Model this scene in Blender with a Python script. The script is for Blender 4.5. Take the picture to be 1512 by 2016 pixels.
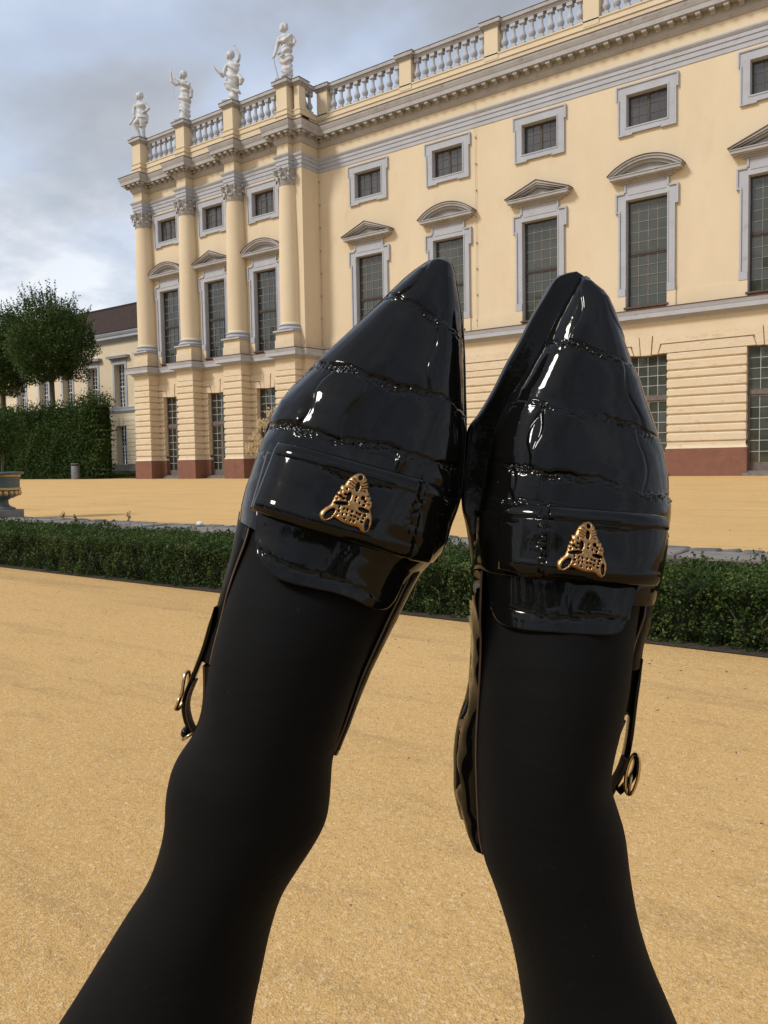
import bpy, bmesh, math, random
import numpy as np
from mathutils import Vector, Matrix

for o in list(bpy.data.objects):
    bpy.data.objects.remove(o, do_unlink=True)
random.seed(7)
RNG = np.random.default_rng(11)
SC = bpy.context.scene
COL = SC.collection
PI = math.pi

# ------------------------------------------------------------------ camera, sky, sun, exposure
EYE = Vector((0, 0, 0.82))
cam_d = bpy.data.cameras.new('camera')
cam = bpy.data.objects.new('camera', cam_d)
COL.objects.link(cam)
cam_d.sensor_fit = 'HORIZONTAL'
cam_d.sensor_width = 36.0
cam_d.lens = 36.0 * 1584.1 / 1512.0
cam_d.clip_start = 0.01
cam_d.clip_end = 3000
yaw, pitch, roll = math.radians(36.1276), math.radians(3.5624), math.radians(-1.0332)
_f = Vector((-math.sin(yaw) * math.cos(pitch), math.cos(yaw) * math.cos(pitch), -math.sin(pitch)))
_r = Vector((math.cos(yaw), math.sin(yaw), 0))
_u = _r.cross(_f)
CAM_R = _r * math.cos(roll) + _u * math.sin(roll)
CAM_U = -_r * math.sin(roll) + _u * math.cos(roll)
CAM_F = _f
m3 = Matrix((CAM_R, CAM_U, -CAM_F)).transposed()
cam.matrix_world = Matrix.Translation(EYE) @ m3.to_4x4()
SC.camera = cam

SUN_AZ = Vector((-0.50, -0.86, 0)).normalized()
SUN_EL = math.radians(44)
SUN_DIR = SUN_AZ * math.cos(SUN_EL) + Vector((0, 0, math.sin(SUN_EL)))
sun_d = bpy.data.lights.new('sun', 'SUN')
sun_d.energy = 1.5
sun_d.angle = math.radians(11)
sun_d.color = (1.0, 0.955, 0.89)
sun = bpy.data.objects.new('sun', sun_d)
COL.objects.link(sun)
sun.rotation_euler = SUN_DIR.to_track_quat('Z', 'Y').to_euler()
sun.location = (0, -10, 30)

world = bpy.data.worlds.new('World')
SC.world = world
world.use_nodes = True
wn, wl = world.node_tree.nodes, world.node_tree.links
wn.clear()
def N(tree, t, **kw):
    n = tree.nodes.new(t)
    for k, v in kw.items():
        setattr(n, k, v)
    return n
def ramp(tree, stops, interp='LINEAR'):
    r = tree.nodes.new('ShaderNodeValToRGB')
    r.color_ramp.interpolation = interp
    e = r.color_ramp.elements
    while len(e) > 1:
        e.remove(e[-1])
    e[0].position = stops[0][0]
    e[0].color = (*stops[0][1], 1) if len(stops[0][1]) == 3 else stops[0][1]
    for p, c in stops[1:]:
        q = e.new(p)
        q.color = (*c, 1)
    return r
wt = world.node_tree
w_out = N(wt, 'ShaderNodeOutputWorld')
w_bg = N(wt, 'ShaderNodeBackground')
w_sky = N(wt, 'ShaderNodeTexSky', sky_type='NISHITA', sun_disc=False)
w_sky.sun_elevation = SUN_EL
w_sky.sun_rotation = math.atan2(SUN_AZ.x, SUN_AZ.y)
w_sky.air_density = 1.3
w_sky.dust_density = 2.5
w_tc = N(wt, 'ShaderNodeTexCoord')
w_sep = N(wt, 'ShaderNodeSeparateXYZ')
wl.new(w_tc.outputs['Generated'], w_sep.inputs[0])
# clouds on a flat layer overhead: direction / (height + c)
w_add = N(wt, 'ShaderNodeMath', operation='ADD'); w_add.inputs[1].default_value = 0.32
w_abs = N(wt, 'ShaderNodeMath', operation='ABSOLUTE')
wl.new(w_sep.outputs['Z'], w_abs.inputs[0]); wl.new(w_abs.outputs[0], w_add.inputs[0])
w_div = N(wt, 'ShaderNodeVectorMath', operation='DIVIDE')
w_cmb = N(wt, 'ShaderNodeCombineXYZ')
for i in range(3):
    wl.new(w_add.outputs[0], w_cmb.inputs[i])
wl.new(w_tc.outputs['Generated'], w_div.inputs[0]); wl.new(w_cmb.outputs[0], w_div.inputs[1])
w_n1 = N(wt, 'ShaderNodeTexNoise'); w_n1.inputs['Scale'].default_value = 1.7; w_n1.inputs['Detail'].default_value = 7; w_n1.inputs['Roughness'].default_value = 0.5; w_n1.inputs['Distortion'].default_value = 0.25
w_map = N(wt, 'ShaderNodeMapping'); w_map.inputs['Location'].default_value = (1.33, -8.76, -1.7)
wl.new(w_div.outputs[0], w_map.inputs['Vector']); wl.new(w_map.outputs[0], w_n1.inputs['Vector'])
w_ramp = ramp(wt, [(0.32, (0.225, 0.235, 0.255)), (0.40, (0.265, 0.285, 0.325)), (0.47, (0.305, 0.35, 0.44)), (0.56, (0.38, 0.43, 0.515)), (0.68, (0.54, 0.57, 0.61))])
wl.new(w_n1.outputs['Fac'], w_ramp.inputs[0])
# brighter, whiter veil towards the horizon
w_hz = N(wt, 'ShaderNodeMapRange'); w_hz.inputs['From Min'].default_value = 0.15; w_hz.inputs['From Max'].default_value = 0.46; w_hz.inputs['To Min'].default_value = 0.9; w_hz.inputs['To Max'].default_value = 0.0
w_hz.interpolation_type = 'SMOOTHSTEP'
wl.new(w_sep.outputs['Z'], w_hz.inputs['Value'])
w_n2 = N(wt, 'ShaderNodeTexNoise'); w_n2.inputs['Scale'].default_value = 4.5; w_n2.inputs['Detail'].default_value = 6; w_n2.inputs['Roughness'].default_value = 0.55
wl.new(w_div.outputs[0], w_n2.inputs['Vector'])
w_r2 = ramp(wt, [(0.38, (0.355, 0.39, 0.455)), (0.47, (0.44, 0.465, 0.515)), (0.58, (0.58, 0.595, 0.62))])
wl.new(w_n2.outputs['Fac'], w_r2.inputs[0])
w_mix = N(wt, 'ShaderNodeMix', data_type='RGBA')
wl.new(w_hz.outputs[0], w_mix.inputs[0]); wl.new(w_ramp.outputs[0], w_mix.inputs[6]); wl.new(w_r2.outputs[0], w_mix.inputs[7])
# thin share of the clear sky behind the cloud
w_ss = N(wt, 'ShaderNodeVectorMath', operation='SCALE'); w_ss.inputs['Scale'].default_value = 0.10
wl.new(w_sky.outputs[0], w_ss.inputs[0])
w_mix2 = N(wt, 'ShaderNodeMix', data_type='RGBA'); w_mix2.inputs[0].default_value = 0.88
wl.new(w_ss.outputs[0], w_mix2.inputs[6]); wl.new(w_mix.outputs[2], w_mix2.inputs[7])
wl.new(w_mix2.outputs[2], w_bg.inputs[0])
w_bg.inputs[1].default_value = 1.0
wl.new(w_bg.outputs[0], w_out.inputs[0])

SC.view_settings.view_transform = 'Standard'
SC.view_settings.look = 'None'
SC.view_settings.gamma = 1.0
SC.view_settings.exposure = 0.82
SC.view_settings.use_curve_mapping = False
SC.render.engine = 'CYCLES'
SC.cycles.max_bounces = 6
SC.cycles.diffuse_bounces = 3

# ------------------------------------------------------------------ helpers
WL = {}
def place(o, parent=None, at=(0, 0, 0)):
    at = Vector(at)
    COL.objects.link(o) if o.name not in COL.objects else None
    WL[o.name] = at
    if parent is not None:
        o.parent = parent
        o.location = at - WL[parent.name]
    else:
        o.location = at
    return o
def tag(o, label=None, cat=None, group=None, kind=None):
    if label: o['label'] = label
    if cat: o['category'] = cat
    if group: o['group'] = group
    if kind: o['kind'] = kind
    return o
def empty(name, at, parent=None):
    o = bpy.data.objects.new(name, None)
    o.empty_display_size = 0.2
    return place(o, parent, at)
def inst(name, mesh, parent, at, rot=None, scale=None):
    o = bpy.data.objects.new(name, mesh)
    place(o, parent, at)
    if rot: o.rotation_euler = rot
    if scale: o.scale = scale
    return o

class MB:
    """collects geometry; facade coordinates are (s along, n outward, z up) and stored as (s, -n, z)"""
    def __init__(self):
        self.v = []; self.f = []; self.m = []; self.cur = 0
    def add(self, vs, fs):
        b = len(self.v)
        self.v += [tuple(p) for p in vs]
        self.f += [tuple(i + b for i in f) for f in fs]
        self.m += [self.cur] * len(fs)
    def box(self, s0, s1, n0, n1, z0, z1):
        vs = [(s, -n, z) for z in (z0, z1) for n in (n0, n1) for s in (s0, s1)]
        self.add(vs, [(0, 1, 3, 2), (4, 6, 7, 5), (0, 4, 5, 1), (2, 3, 7, 6), (0, 2, 6, 4), (1, 5, 7, 3)])
    def prism(self, poly, n0, n1):
        k = len(poly)
        vs = [(s, -n0, z) for s, z in poly] + [(s, -n1, z) for s, z in poly]
        fs = [tuple(range(k)), tuple(range(2 * k - 1, k - 1, -1))]
        fs += [(i, (i + 1) % k, (i + 1) % k + k, i + k) for i in range(k)]
        self.add(vs, fs)
    def rings(self, rings, cap0=True, cap1=True):
        k = len(rings[0]); b = []
        for r in rings: b += list(r)
        fs = []
        for j in range(len(rings) - 1):
            for i in range(k):
                fs.append((j * k + i, j * k + (i + 1) % k, (j + 1) * k + (i + 1) % k, (j + 1) * k + i))
        if cap0: fs.append(tuple(range(k - 1, -1, -1)))
        if cap1: fs.append(tuple(range((len(rings) - 1) * k, len(rings) * k)))
        self.add(b, fs)
    def lathe(self, prof, c=(0, 0), seg=16, cap0=True, cap1=True):
        self.rings([[(c[0] + r * math.cos(2 * PI * i / seg), c[1] + r * math.sin(2 * PI * i / seg), z) for i in range(seg)] for r, z in prof], cap0, cap1)
    def tube(self, pts, rad, seg=8, cap=True):
        pts = [Vector(p) for p in pts]
        if not hasattr(rad, '__len__'): rad = [rad] * len(pts)
        rs = []; prev = None
        for i, p in enumerate(pts):
            t = (pts[min(i + 1, len(pts) - 1)] - pts[max(i - 1, 0)]).normalized()
            a = prev if prev is not None else (Vector((0, 0, 1)) if abs(t.z) < 0.9 else Vector((1, 0, 0)))
            x = (a - t * a.dot(t)).normalized()
            prev = x
            y = t.cross(x)
            rs.append([p + (x * math.cos(2 * PI * k / seg) + y * math.sin(2 * PI * k / seg)) * rad[i] for k in range(seg)])
        self.rings(rs, cap, cap)
    def ball(self, c, r, seg=10, ringn=6):
        r = r if hasattr(r, '__len__') else (r, r, r)
        rs = []
        for j in range(1, ringn):
            a = PI * j / ringn
            rs.append([(c[0] + r[0] * math.sin(a) * math.cos(2 * PI * i / seg), c[1] + r[1] * math.sin(a) * math.sin(2 * PI * i / seg), c[2] - r[2] * math.cos(a)) for i in range(seg)])
        self.rings(rs)
    def vblock(self, s0, s1, n0, n1, z0, z1, j=0.03):
        """block with chamfered horizontal joints"""
        def rg(i, z): return [(s0 + i, -n0, z), (s1 - i, -n0, z), (s1 - i, -(n1 - i), z), (s0 + i, -(n1 - i), z)]
        self.rings([rg(j, z0), rg(0, z0 + j * 0.8), rg(0, z1 - j * 0.8), rg(j, z1)])
    def sweep(self, path, prof):
        """open profile [(e outward, z)] swept along plan path [(s, n)], outward to the left"""
        P = [Vector(p) for p in path]; k = len(P)
        def nrm(a, b):
            d = (b - a).normalized(); return Vector((-d.y, d.x))
        offs = []
        for i in range(k):
            if i == 0: o = nrm(P[0], P[1])
            elif i == k - 1: o = nrm(P[-2], P[-1])
            else:
                a, b = nrm(P[i - 1], P[i]), nrm(P[i], P[i + 1])
                o = (a + b) / (1 + a.dot(b))
            offs.append(o)
        q = len(prof); vs = []
        for e, z in prof:
            for i in range(k):
                p = P[i] + offs[i] * e
                vs.append((p.x, -p.y, z))
        fs = []
        for j in range(q - 1):
            for i in range(k - 1):
                fs.append((j * k + i, j * k + i + 1, (j + 1) * k + i + 1, (j + 1) * k + i))
        fs.append(tuple(j * k for j in range(q)))
        fs.append(tuple(j * k + k - 1 for j in range(q - 1, -1, -1)))
        self.add(vs, fs)
    def mesh(self, name, mats, smooth=False, recalc=True):
        me = bpy.data.meshes.new(name)
        me.from_pydata(self.v, [], self.f)
        for m in (mats if isinstance(mats, (list, tuple)) else [mats]):
            me.materials.append(m)
        if max(self.m or [0]) > 0:
            me.polygons.foreach_set('material_index', self.m)
        if recalc:
            bm = bmesh.new(); bm.from_mesh(me)
            bmesh.ops.recalc_face_normals(bm, faces=bm.faces)
            bm.to_mesh(me); bm.free()
        if smooth:
            me.polygons.foreach_set('use_smooth', [True] * len(me.polygons))
            if smooth != True:
                me.set_sharp_from_angle(angle=math.radians(smooth))
        me.update()
        return me
    def build(self, name, mats, parent=None, at=(0, 0, 0), smooth=False, recalc=True):
        return inst(name, self.mesh(name, mats, smooth, recalc), parent, at)

# ------------------------------------------------------------------ materials
def mk(name, c1, c2=None, rough=0.85, scale=1.5, detail=8, bump=0.0, bscale=80, bdist=0.01, spec=0.3, stretch=(1, 1, 1), metallic=0.0, coat=0.0, lo=0.38, hi=0.66, c3=None, c3scale=18, c3lo=0.62, c3hi=0.72):
    m = bpy.data.materials.new(name); m.use_nodes = True
    t = m.node_tree; b = t.nodes['Principled BSDF']
    b.inputs['Roughness'].default_value = rough
    b.inputs['Specular IOR Level'].default_value = spec
    b.inputs['Metallic'].default_value = metallic
    b.inputs['Coat Weight'].default_value = coat
    b.inputs['Base Color'].default_value = (*c1, 1)
    g = N(t, 'ShaderNodeNewGeometry')
    mp = N(t, 'ShaderNodeMapping'); mp.inputs['Scale'].default_value = stretch
    t.links.new(g.outputs['Position'], mp.inputs['Vector'])
    if c2 is not None:
        n = N(t, 'ShaderNodeTexNoise'); n.inputs['Scale'].default_value = scale; n.inputs['Detail'].default_value = detail; n.inputs['Roughness'].default_value = 0.6
        t.links.new(mp.outputs[0], n.inputs['Vector'])
        r = ramp(t, [(lo, c1), (hi, c2)])
        t.links.new(n.outputs['Fac'], r.inputs[0])
        last = r.outputs[0]
        if c3 is not None:
            n3 = N(t, 'ShaderNodeTexNoise'); n3.inputs['Scale'].default_value = c3scale; n3.inputs['Detail'].default_value = 5
            t.links.new(mp.outputs[0], n3.inputs['Vector'])
            r3 = N(t, 'ShaderNodeMapRange'); r3.inputs['From Min'].default_value = c3lo; r3.inputs['From Max'].default_value = c3hi
            t.links.new(n3.outputs['Fac'], r3.inputs['Value'])
            mx = N(t, 'ShaderNodeMix', data_type='RGBA')
            t.links.new(r3.outputs[0], mx.inputs[0]); t.links.new(last, mx.inputs[6]); mx.inputs[7].default_value = (*c3, 1)
            last = mx.outputs[2]
        t.links.new(last, b.inputs['Base Color'])
    if bump:
        nb = N(t, 'ShaderNodeTexNoise'); nb.inputs['Scale'].default_value = bscale; nb.inputs['Detail'].default_value = 4
        t.links.new(g.outputs['Position'], nb.inputs['Vector'])
        bp = N(t, 'ShaderNodeBump'); bp.inputs['Strength'].default_value = bump; bp.inputs['Distance'].default_value = bdist
        t.links.new(nb.outputs['Fac'], bp.inputs['Height']); t.links.new(bp.outputs[0], b.inputs['Normal'])
    return m

M = {}
M['plaster'] = mk('yellow_plaster', (0.675, 0.562, 0.392), (0.64, 0.527, 0.357), rough=0.9, scale=0.7, bump=0.25, bscale=22, bdist=0.02, stretch=(1, 1, 0.45), c3=(0.60, 0.47, 0.31), c3scale=1.3, c3lo=0.60, c3hi=0.90)
M['rustic'] = mk('yellow_rustic_plaster', (0.675, 0.562, 0.398), (0.635, 0.52, 0.358), rough=0.92, scale=1.2, bump=0.6, bscale=16, bdist=0.03, stretch=(1, 1, 2.2), c3=(0.54, 0.42, 0.27), c3scale=3.0, c3lo=0.58, c3hi=0.76)
M['trim'] = mk('grey_stone_paint', (0.42, 0.435, 0.47), (0.385, 0.395, 0.42), rough=0.85, scale=1.4, bump=0.2, bscale=30, bdist=0.01, c3=(0.31, 0.305, 0.30), c3scale=2.5, c3lo=0.60, c3hi=0.85)
M['trim_shaded'] = mk('shade_toned_grey_stone', (0.40, 0.395, 0.39), (0.34, 0.33, 0.315), rough=0.88, scale=1.4, bump=0.25, bscale=22, bdist=0.01, c3=(0.24, 0.22, 0.195), c3scale=3.2, c3lo=0.60, c3hi=0.82)  # darker, warmer copy of the trim: cornice shading put into the colour
M['plinth'] = mk('red_plinth', (0.225, 0.105, 0.070), (0.19, 0.088, 0.060), rough=0.92, scale=2.5, bump=0.3, bscale=40, bdist=0.01, c3=(0.11, 0.075, 0.055), c3scale=2.2, c3lo=0.60, c3hi=0.80)
M['flash'] = mk('brown_flashing', (0.085, 0.055, 0.042), (0.13, 0.065, 0.045), rough=0.6, scale=5)
M['glass'] = mk('window_glass', (0.040, 0.046, 0.034), (0.056, 0.062, 0.047), rough=0.05, scale=0.9, detail=3, spec=0.75, bump=0.04, bscale=3.5, bdist=0.02)
M['glass2'] = mk('old_window_glass', (0.018, 0.022, 0.018), (0.030, 0.036, 0.030), rough=0.04, scale=0.8, detail=3, spec=0.8, bump=0.04, bscale=3.0, bdist=0.02)
M['bar'] = mk('glazing_bar_paint', (0.27, 0.245, 0.22), (0.22, 0.195, 0.17), rough=0.7, scale=5)
M['barlight'] = mk('pale_glazing_paint', (0.42, 0.43, 0.42), (0.34, 0.34, 0.33), rough=0.7, scale=5)
M['wood'] = mk('dark_frame_paint', (0.075, 0.060, 0.048), (0.055, 0.044, 0.036), rough=0.65, scale=6)
M['doorwood'] = mk('brown_door_paint', (0.165, 0.135, 0.115), (0.12, 0.097, 0.082), rough=0.65, scale=6)
M['bardark'] = mk('dark_glazing_bar', (0.12, 0.115, 0.095), (0.09, 0.085, 0.07), rough=0.65, scale=6)
M['glass_attic'] = mk('attic_glass', (0.060, 0.056, 0.054), (0.080, 0.075, 0.072), rough=0.07, scale=0.9, detail=3, spec=0.7, bump=0.05, bscale=3.5, bdist=0.02)
M['white_bar'] = mk('white_glazing_paint', (0.62, 0.63, 0.64), (0.55, 0.55, 0.55), rough=0.6, scale=5)
M['statue'] = mk('white_grey_statue', (0.56, 0.565, 0.57), (0.46, 0.465, 0.47), rough=0.55, scale=2.4, bump=0.15, bscale=14, bdist=0.02, spec=0.4)
M['cream'] = mk('cream_plaster', (0.72, 0.61, 0.44), (0.67, 0.56, 0.395), rough=0.9, scale=0.5, bump=0.2, bscale=20, bdist=0.02)
M['stonegrey'] = mk('grey_sandstone', (0.215, 0.195, 0.175), (0.15, 0.135, 0.12), rough=0.9, scale=3, bump=0.5, bscale=40, bdist=0.01, c3=(0.08, 0.072, 0.062), c3scale=6)
M['sett'] = mk('dark_sett', (0.10, 0.095, 0.092), (0.16, 0.15, 0.14), rough=0.85, scale=7, bump=0.6, bscale=60, bdist=0.01)
M['soil'] = mk('dark_soil', (0.045, 0.035, 0.025), (0.075, 0.058, 0.04), rough=0.95, scale=20, bump=0.7, bscale=120, bdist=0.02)
M['bark'] = mk('grey_bark', (0.085, 0.07, 0.052), (0.13, 0.11, 0.085), rough=0.95, scale=12, stretch=(1, 1, 0.3), bump=0.7, bscale=30, bdist=0.02)
M['twig'] = mk('pale_twig', (0.13, 0.105, 0.075), (0.08, 0.062, 0.045), rough=0.9, scale=40)
M['cable'] = mk('brown_cable', (0.50, 0.38, 0.25), (0.40, 0.28, 0.18), rough=0.7, scale=10)
M['bin'] = mk('galvanised_metal', (0.27, 0.275, 0.28), (0.19, 0.195, 0.20), rough=0.5, scale=12, metallic=0.4)
M['urn'] = mk('green_grey_urn', (0.085, 0.105, 0.095), (0.12, 0.135, 0.125), rough=0.5, scale=8, bump=0.15, bscale=60)
M['gilt'] = mk('gilt_paint', (0.62, 0.40, 0.15), (0.45, 0.28, 0.11), rough=0.4, scale=9, metallic=0.55)
M['seed'] = mk('dry_seedheads', (0.66, 0.54, 0.32), (0.46, 0.36, 0.20), rough=0.85, scale=18)
M['white'] = mk('white_pebble', (0.75, 0.74, 0.70), (0.62, 0.60, 0.56), rough=0.8, scale=40)

def leafmat(name, a, b, c, trans=0.25, rough=0.45):
    m = bpy.data.materials.new(name); m.use_nodes = True
    t = m.node_tree; p = t.nodes['Principled BSDF']
    at = N(t, 'ShaderNodeAttribute', attribute_name='rnd')
    r = ramp(t, [(0.0, a), (0.55, b), (1.0, c)])
    t.links.new(at.outputs['Fac'], r.inputs[0])
    t.links.new(r.outputs[0], p.inputs['Base Color'])
    p.inputs['Roughness'].default_value = 0.6
    p.inputs['Specular IOR Level'].default_value = 0.18
    tr = N(t, 'ShaderNodeBsdfTranslucent')
    t.links.new(r.outputs[0], tr.inputs[0])
    mx = N(t, 'ShaderNodeMixShader'); mx.inputs[0].default_value = trans
    out = t.nodes['Material Output']
    t.links.new(p.outputs[0], mx.inputs[1]); t.links.new(tr.outputs[0], mx.inputs[2]); t.links.new(mx.outputs[0], out.inputs[0])
    return m
M['boxleaf'] = leafmat('box_leaf', (0.022, 0.043, 0.007), (0.052, 0.086, 0.015), (0.14, 0.17, 0.055))
M['hornbeam'] = leafmat('hornbeam_leaf', (0.019, 0.042, 0.008), (0.040, 0.075, 0.014), (0.070, 0.112, 0.026))
M['treeleaf'] = leafmat('tree_leaf', (0.023, 0.050, 0.011), (0.055, 0.096, 0.020), (0.12, 0.155, 0.05))
M['grass'] = leafmat('grass_blade', (0.030, 0.050, 0.012), (0.055, 0.080, 0.02), (0.10, 0.12, 0.04))
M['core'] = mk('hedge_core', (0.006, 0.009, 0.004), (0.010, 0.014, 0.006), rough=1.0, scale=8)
M['turf'] = mk('turf', (0.030, 0.048, 0.014), (0.050, 0.066, 0.022), rough=1.0, scale=6)

def gravel_mat():
    m = bpy.data.materials.new('sand_gravel'); m.use_nodes = True
    t = m.node_tree; p = t.nodes['Principled BSDF']; L = t.links
    g = N(t, 'ShaderNodeNewGeometry')
    def noise(sc, det, ro=0.6, st=None):
        n = N(t, 'ShaderNodeTexNoise'); n.inputs['Scale'].default_value = sc; n.inputs['Detail'].default_value = det; n.inputs['Roughness'].default_value = ro
        if st:
            mp = N(t, 'ShaderNodeMapping'); mp.inputs['Scale'].default_value = st; mp.inputs['Rotation'].default_value = (0, 0, -0.10)
            L.new(g.outputs['Position'], mp.inputs['Vector']); L.new(mp.outputs[0], n.inputs['Vector'])
        else:
            L.new(g.outputs['Position'], n.inputs['Vector'])
        return n
    def mix(fac, a, b, amt=None):
        x = N(t, 'ShaderNodeMix', data_type='RGBA')
        L.new(fac, x.inputs[0])
        if isinstance(a, tuple): x.inputs[6].default_value = (*a, 1)
        else: L.new(a, x.inputs[6])
        if isinstance(b, tuple): x.inputs[7].default_value = (*b, 1)
        else: L.new(b, x.inputs[7])
        return x.outputs[2]
    def rng(sock, a, b, c=0.0, d=1.0):
        r = N(t, 'ShaderNodeMapRange'); r.inputs['From Min'].default_value = a; r.inputs['From Max'].default_value = b; r.inputs['To Min'].default_value = c; r.inputs['To Max'].default_value = d
        L.new(sock, r.inputs['Value']); return r.outputs[0]
    big = noise(0.55, 5)
    col = mix(rng(big.outputs['Fac'], 0.35, 0.68), (0.675, 0.420, 0.165), (0.605, 0.368, 0.137))
    # raked / scuffed patches, lying along the court
    sc = noise(0.9, 9, 0.70, (0.22, 2.3, 1))
    col = mix(rng(sc.outputs['Fac'], 0.53, 0.67, 0, 0.52), col, (0.31, 0.19, 0.080))
    s2 = noise(5.0, 8, 0.72, (0.55, 1.7, 1))
    col = mix(rng(s2.outputs['Fac'], 0.54, 0.74, 0, 0.55), col, (0.33, 0.20, 0.085))
    # grains
    vo = N(t, 'ShaderNodeTexVoronoi'); vo.inputs['Scale'].default_value = 280
    L.new(g.outputs['Position'], vo.inputs['Vector'])
    sepc = N(t, 'ShaderNodeSeparateColor'); L.new(vo.outputs['Color'], sepc.inputs[0])
    col = mix(rng(sepc.outputs[0], 0.35, 1.0, 0.0, 0.26), col, (0.34, 0.21, 0.09))
    col = mix(rng(sepc.outputs[1], 0.82, 1.0, 0.0, 0.5), col, (0.85, 0.66, 0.40))
    vo2 = N(t, 'ShaderNodeTexVoronoi'); vo2.inputs['Scale'].default_value = 150
    L.new(g.outputs['Position'], vo2.inputs['Vector'])
    sep2 = N(t, 'ShaderNodeSeparateColor'); L.new(vo2.outputs['Color'], sep2.inputs[0])
    col = mix(rng(sep2.outputs[0], 0.78, 1.0, 0.0, 0.30), col, (0.26, 0.155, 0.065))
    col = mix(rng(sep2.outputs[2], 0.90, 1.0, 0.0, 0.5), col, (0.80, 0.60, 0.34))
    fi = noise(120, 4, 0.7)
    col = mix(rng(fi.outputs['Fac'], 0.56, 0.72, 0, 0.5), col, (0.25, 0.15, 0.065))
    f2 = noise(22, 6, 0.78)
    col = mix(rng(f2.outputs['Fac'], 0.58, 0.74, 0, 0.5), col, (0.27, 0.165, 0.075))
    L.new(col, p.inputs['Base Color'])
    p.inputs['Roughness'].default_value = 0.95
    p.inputs['Specular IOR Level'].default_value = 0.15
    b1 = N(t, 'ShaderNodeBump'); b1.inputs['Strength'].default_value = 0.5; b1.inputs['Distance'].default_value = 0.004
    L.new(vo.outputs['Distance'], b1.inputs['Height'])
    b2 = N(t, 'ShaderNodeBump'); b2.inputs['Strength'].default_value = 0.6; b2.inputs['Distance'].default_value = 0.02
    L.new(f2.outputs['Fac'], b2.inputs['Height']); L.new(b1.outputs[0], b2.inputs['Normal'])
    L.new(b2.outputs[0], p.inputs['Normal'])
    return m
M['gravel'] = gravel_mat()

def rooftile_mat():
    m = bpy.data.materials.new('brown_roof_tiles'); m.use_nodes = True
    t = m.node_tree; p = t.nodes['Principled BSDF']; L = t.links
    tc = N(t, 'ShaderNodeTexCoord')
    br = N(t, 'ShaderNodeTexBrick'); br.inputs['Scale'].default_value = 1.0; br.inputs['Brick Width'].default_value = 0.26; br.inputs['Row Height'].default_value = 0.34
    br.inputs['Mortar Size'].default_value = 0.045; br.inputs['Mortar Smooth'].default_value = 0.6
    br.inputs['Color1'].default_value = (0.065, 0.030, 0.017, 1); br.inputs['Color2'].default_value = (0.125, 0.058, 0.032, 1); br.inputs['Mortar'].default_value = (0.02, 0.012, 0.009, 1)
    L.new(tc.outputs['UV'], br.inputs['Vector'])
    L.new(br.outputs['Color'], p.inputs['Base Color'])
    p.inputs['Roughness'].default_value = 0.9
    bp = N(t, 'ShaderNodeBump'); bp.inputs['Strength'].default_value = 0.8; bp.inputs['Distance'].default_value = 0.05; bp.invert = True
    L.new(br.outputs['Fac'], bp.inputs['Height']); L.new(bp.outputs[0], p.inputs['Normal'])
    return m
M['roof'] = rooftile_mat()

def patent_mat():
    m = bpy.data.materials.new('black_patent_leather'); m.use_nodes = True
    t = m.node_tree; p = t.nodes['Principled BSDF']; L = t.links
    p.inputs['Base Color'].default_value = (0.0040, 0.0039, 0.0034, 1)
    p.inputs['Roughness'].default_value = 0.06
    p.inputs['Specular IOR Level'].default_value = 0.19
    p.inputs['Coat Weight'].default_value = 0.06
    p.inputs['Coat Roughness'].default_value = 0.03
    g = N(t, 'ShaderNodeNewGeometry')
    n = N(t, 'ShaderNodeTexNoise'); n.inputs['Scale'].default_value = 90; n.inputs['Detail'].default_value = 3
    L.new(g.outputs['Position'], n.inputs['Vector'])
    bp = N(t, 'ShaderNodeBump'); bp.inputs['Strength'].default_value = 0.12; bp.inputs['Distance'].default_value = 0.001
    L.new(n.outputs['Fac'], bp.inputs['Height']); L.new(bp.outputs[0], p.inputs['Normal']); L.new(bp.outputs[0], p.inputs['Coat Normal'])
    # dust specks
    v = N(t, 'ShaderNodeTexNoise'); v.inputs['Scale'].default_value = 650; v.inputs['Detail'].default_value = 2
    L.new(g.outputs['Position'], v.inputs['Vector'])
    r = ramp(t, [(0.74, (0.0040, 0.0039, 0.0034)), (0.80, (0.05, 0.05, 0.045))])
    L.new(v.outputs['Fac'], r.inputs[0]); L.new(r.outputs[0], p.inputs['Base Color'])
    return m
M['patent'] = patent_mat()
M['sole'] = mk('black_sole_leather', (0.006, 0.006, 0.006), (0.010, 0.010, 0.009), rough=0.32, scale=60, bump=0.3, bscale=400, bdist=0.001, spec=0.22)
M['dull'] = mk('black_side_leather', (0.0045, 0.0045, 0.0045), (0.007, 0.007, 0.0065), rough=0.38, scale=60, bump=0.2, bscale=400, bdist=0.001, spec=0.10)
M['lining'] = mk('tan_lining_edge', (0.13, 0.085, 0.06), (0.085, 0.055, 0.04), rough=0.6, scale=60)
M['stitch'] = mk('dark_stitch', (0.03, 0.03, 0.028), rough=0.5)
M['bronze'] = mk('antique_bronze', (0.44, 0.26, 0.115), (0.25, 0.14, 0.06), rough=0.36, scale=260, metallic=1.0, lo=0.35, hi=0.7)
M['blackmetal'] = mk('oxidised_recess', (0.008, 0.007, 0.006), rough=0.5)
M['goldbuckle'] = mk('pale_gold', (0.62, 0.45, 0.24), (0.50, 0.36, 0.19), rough=0.25, scale=90, metallic=1.0)
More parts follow.
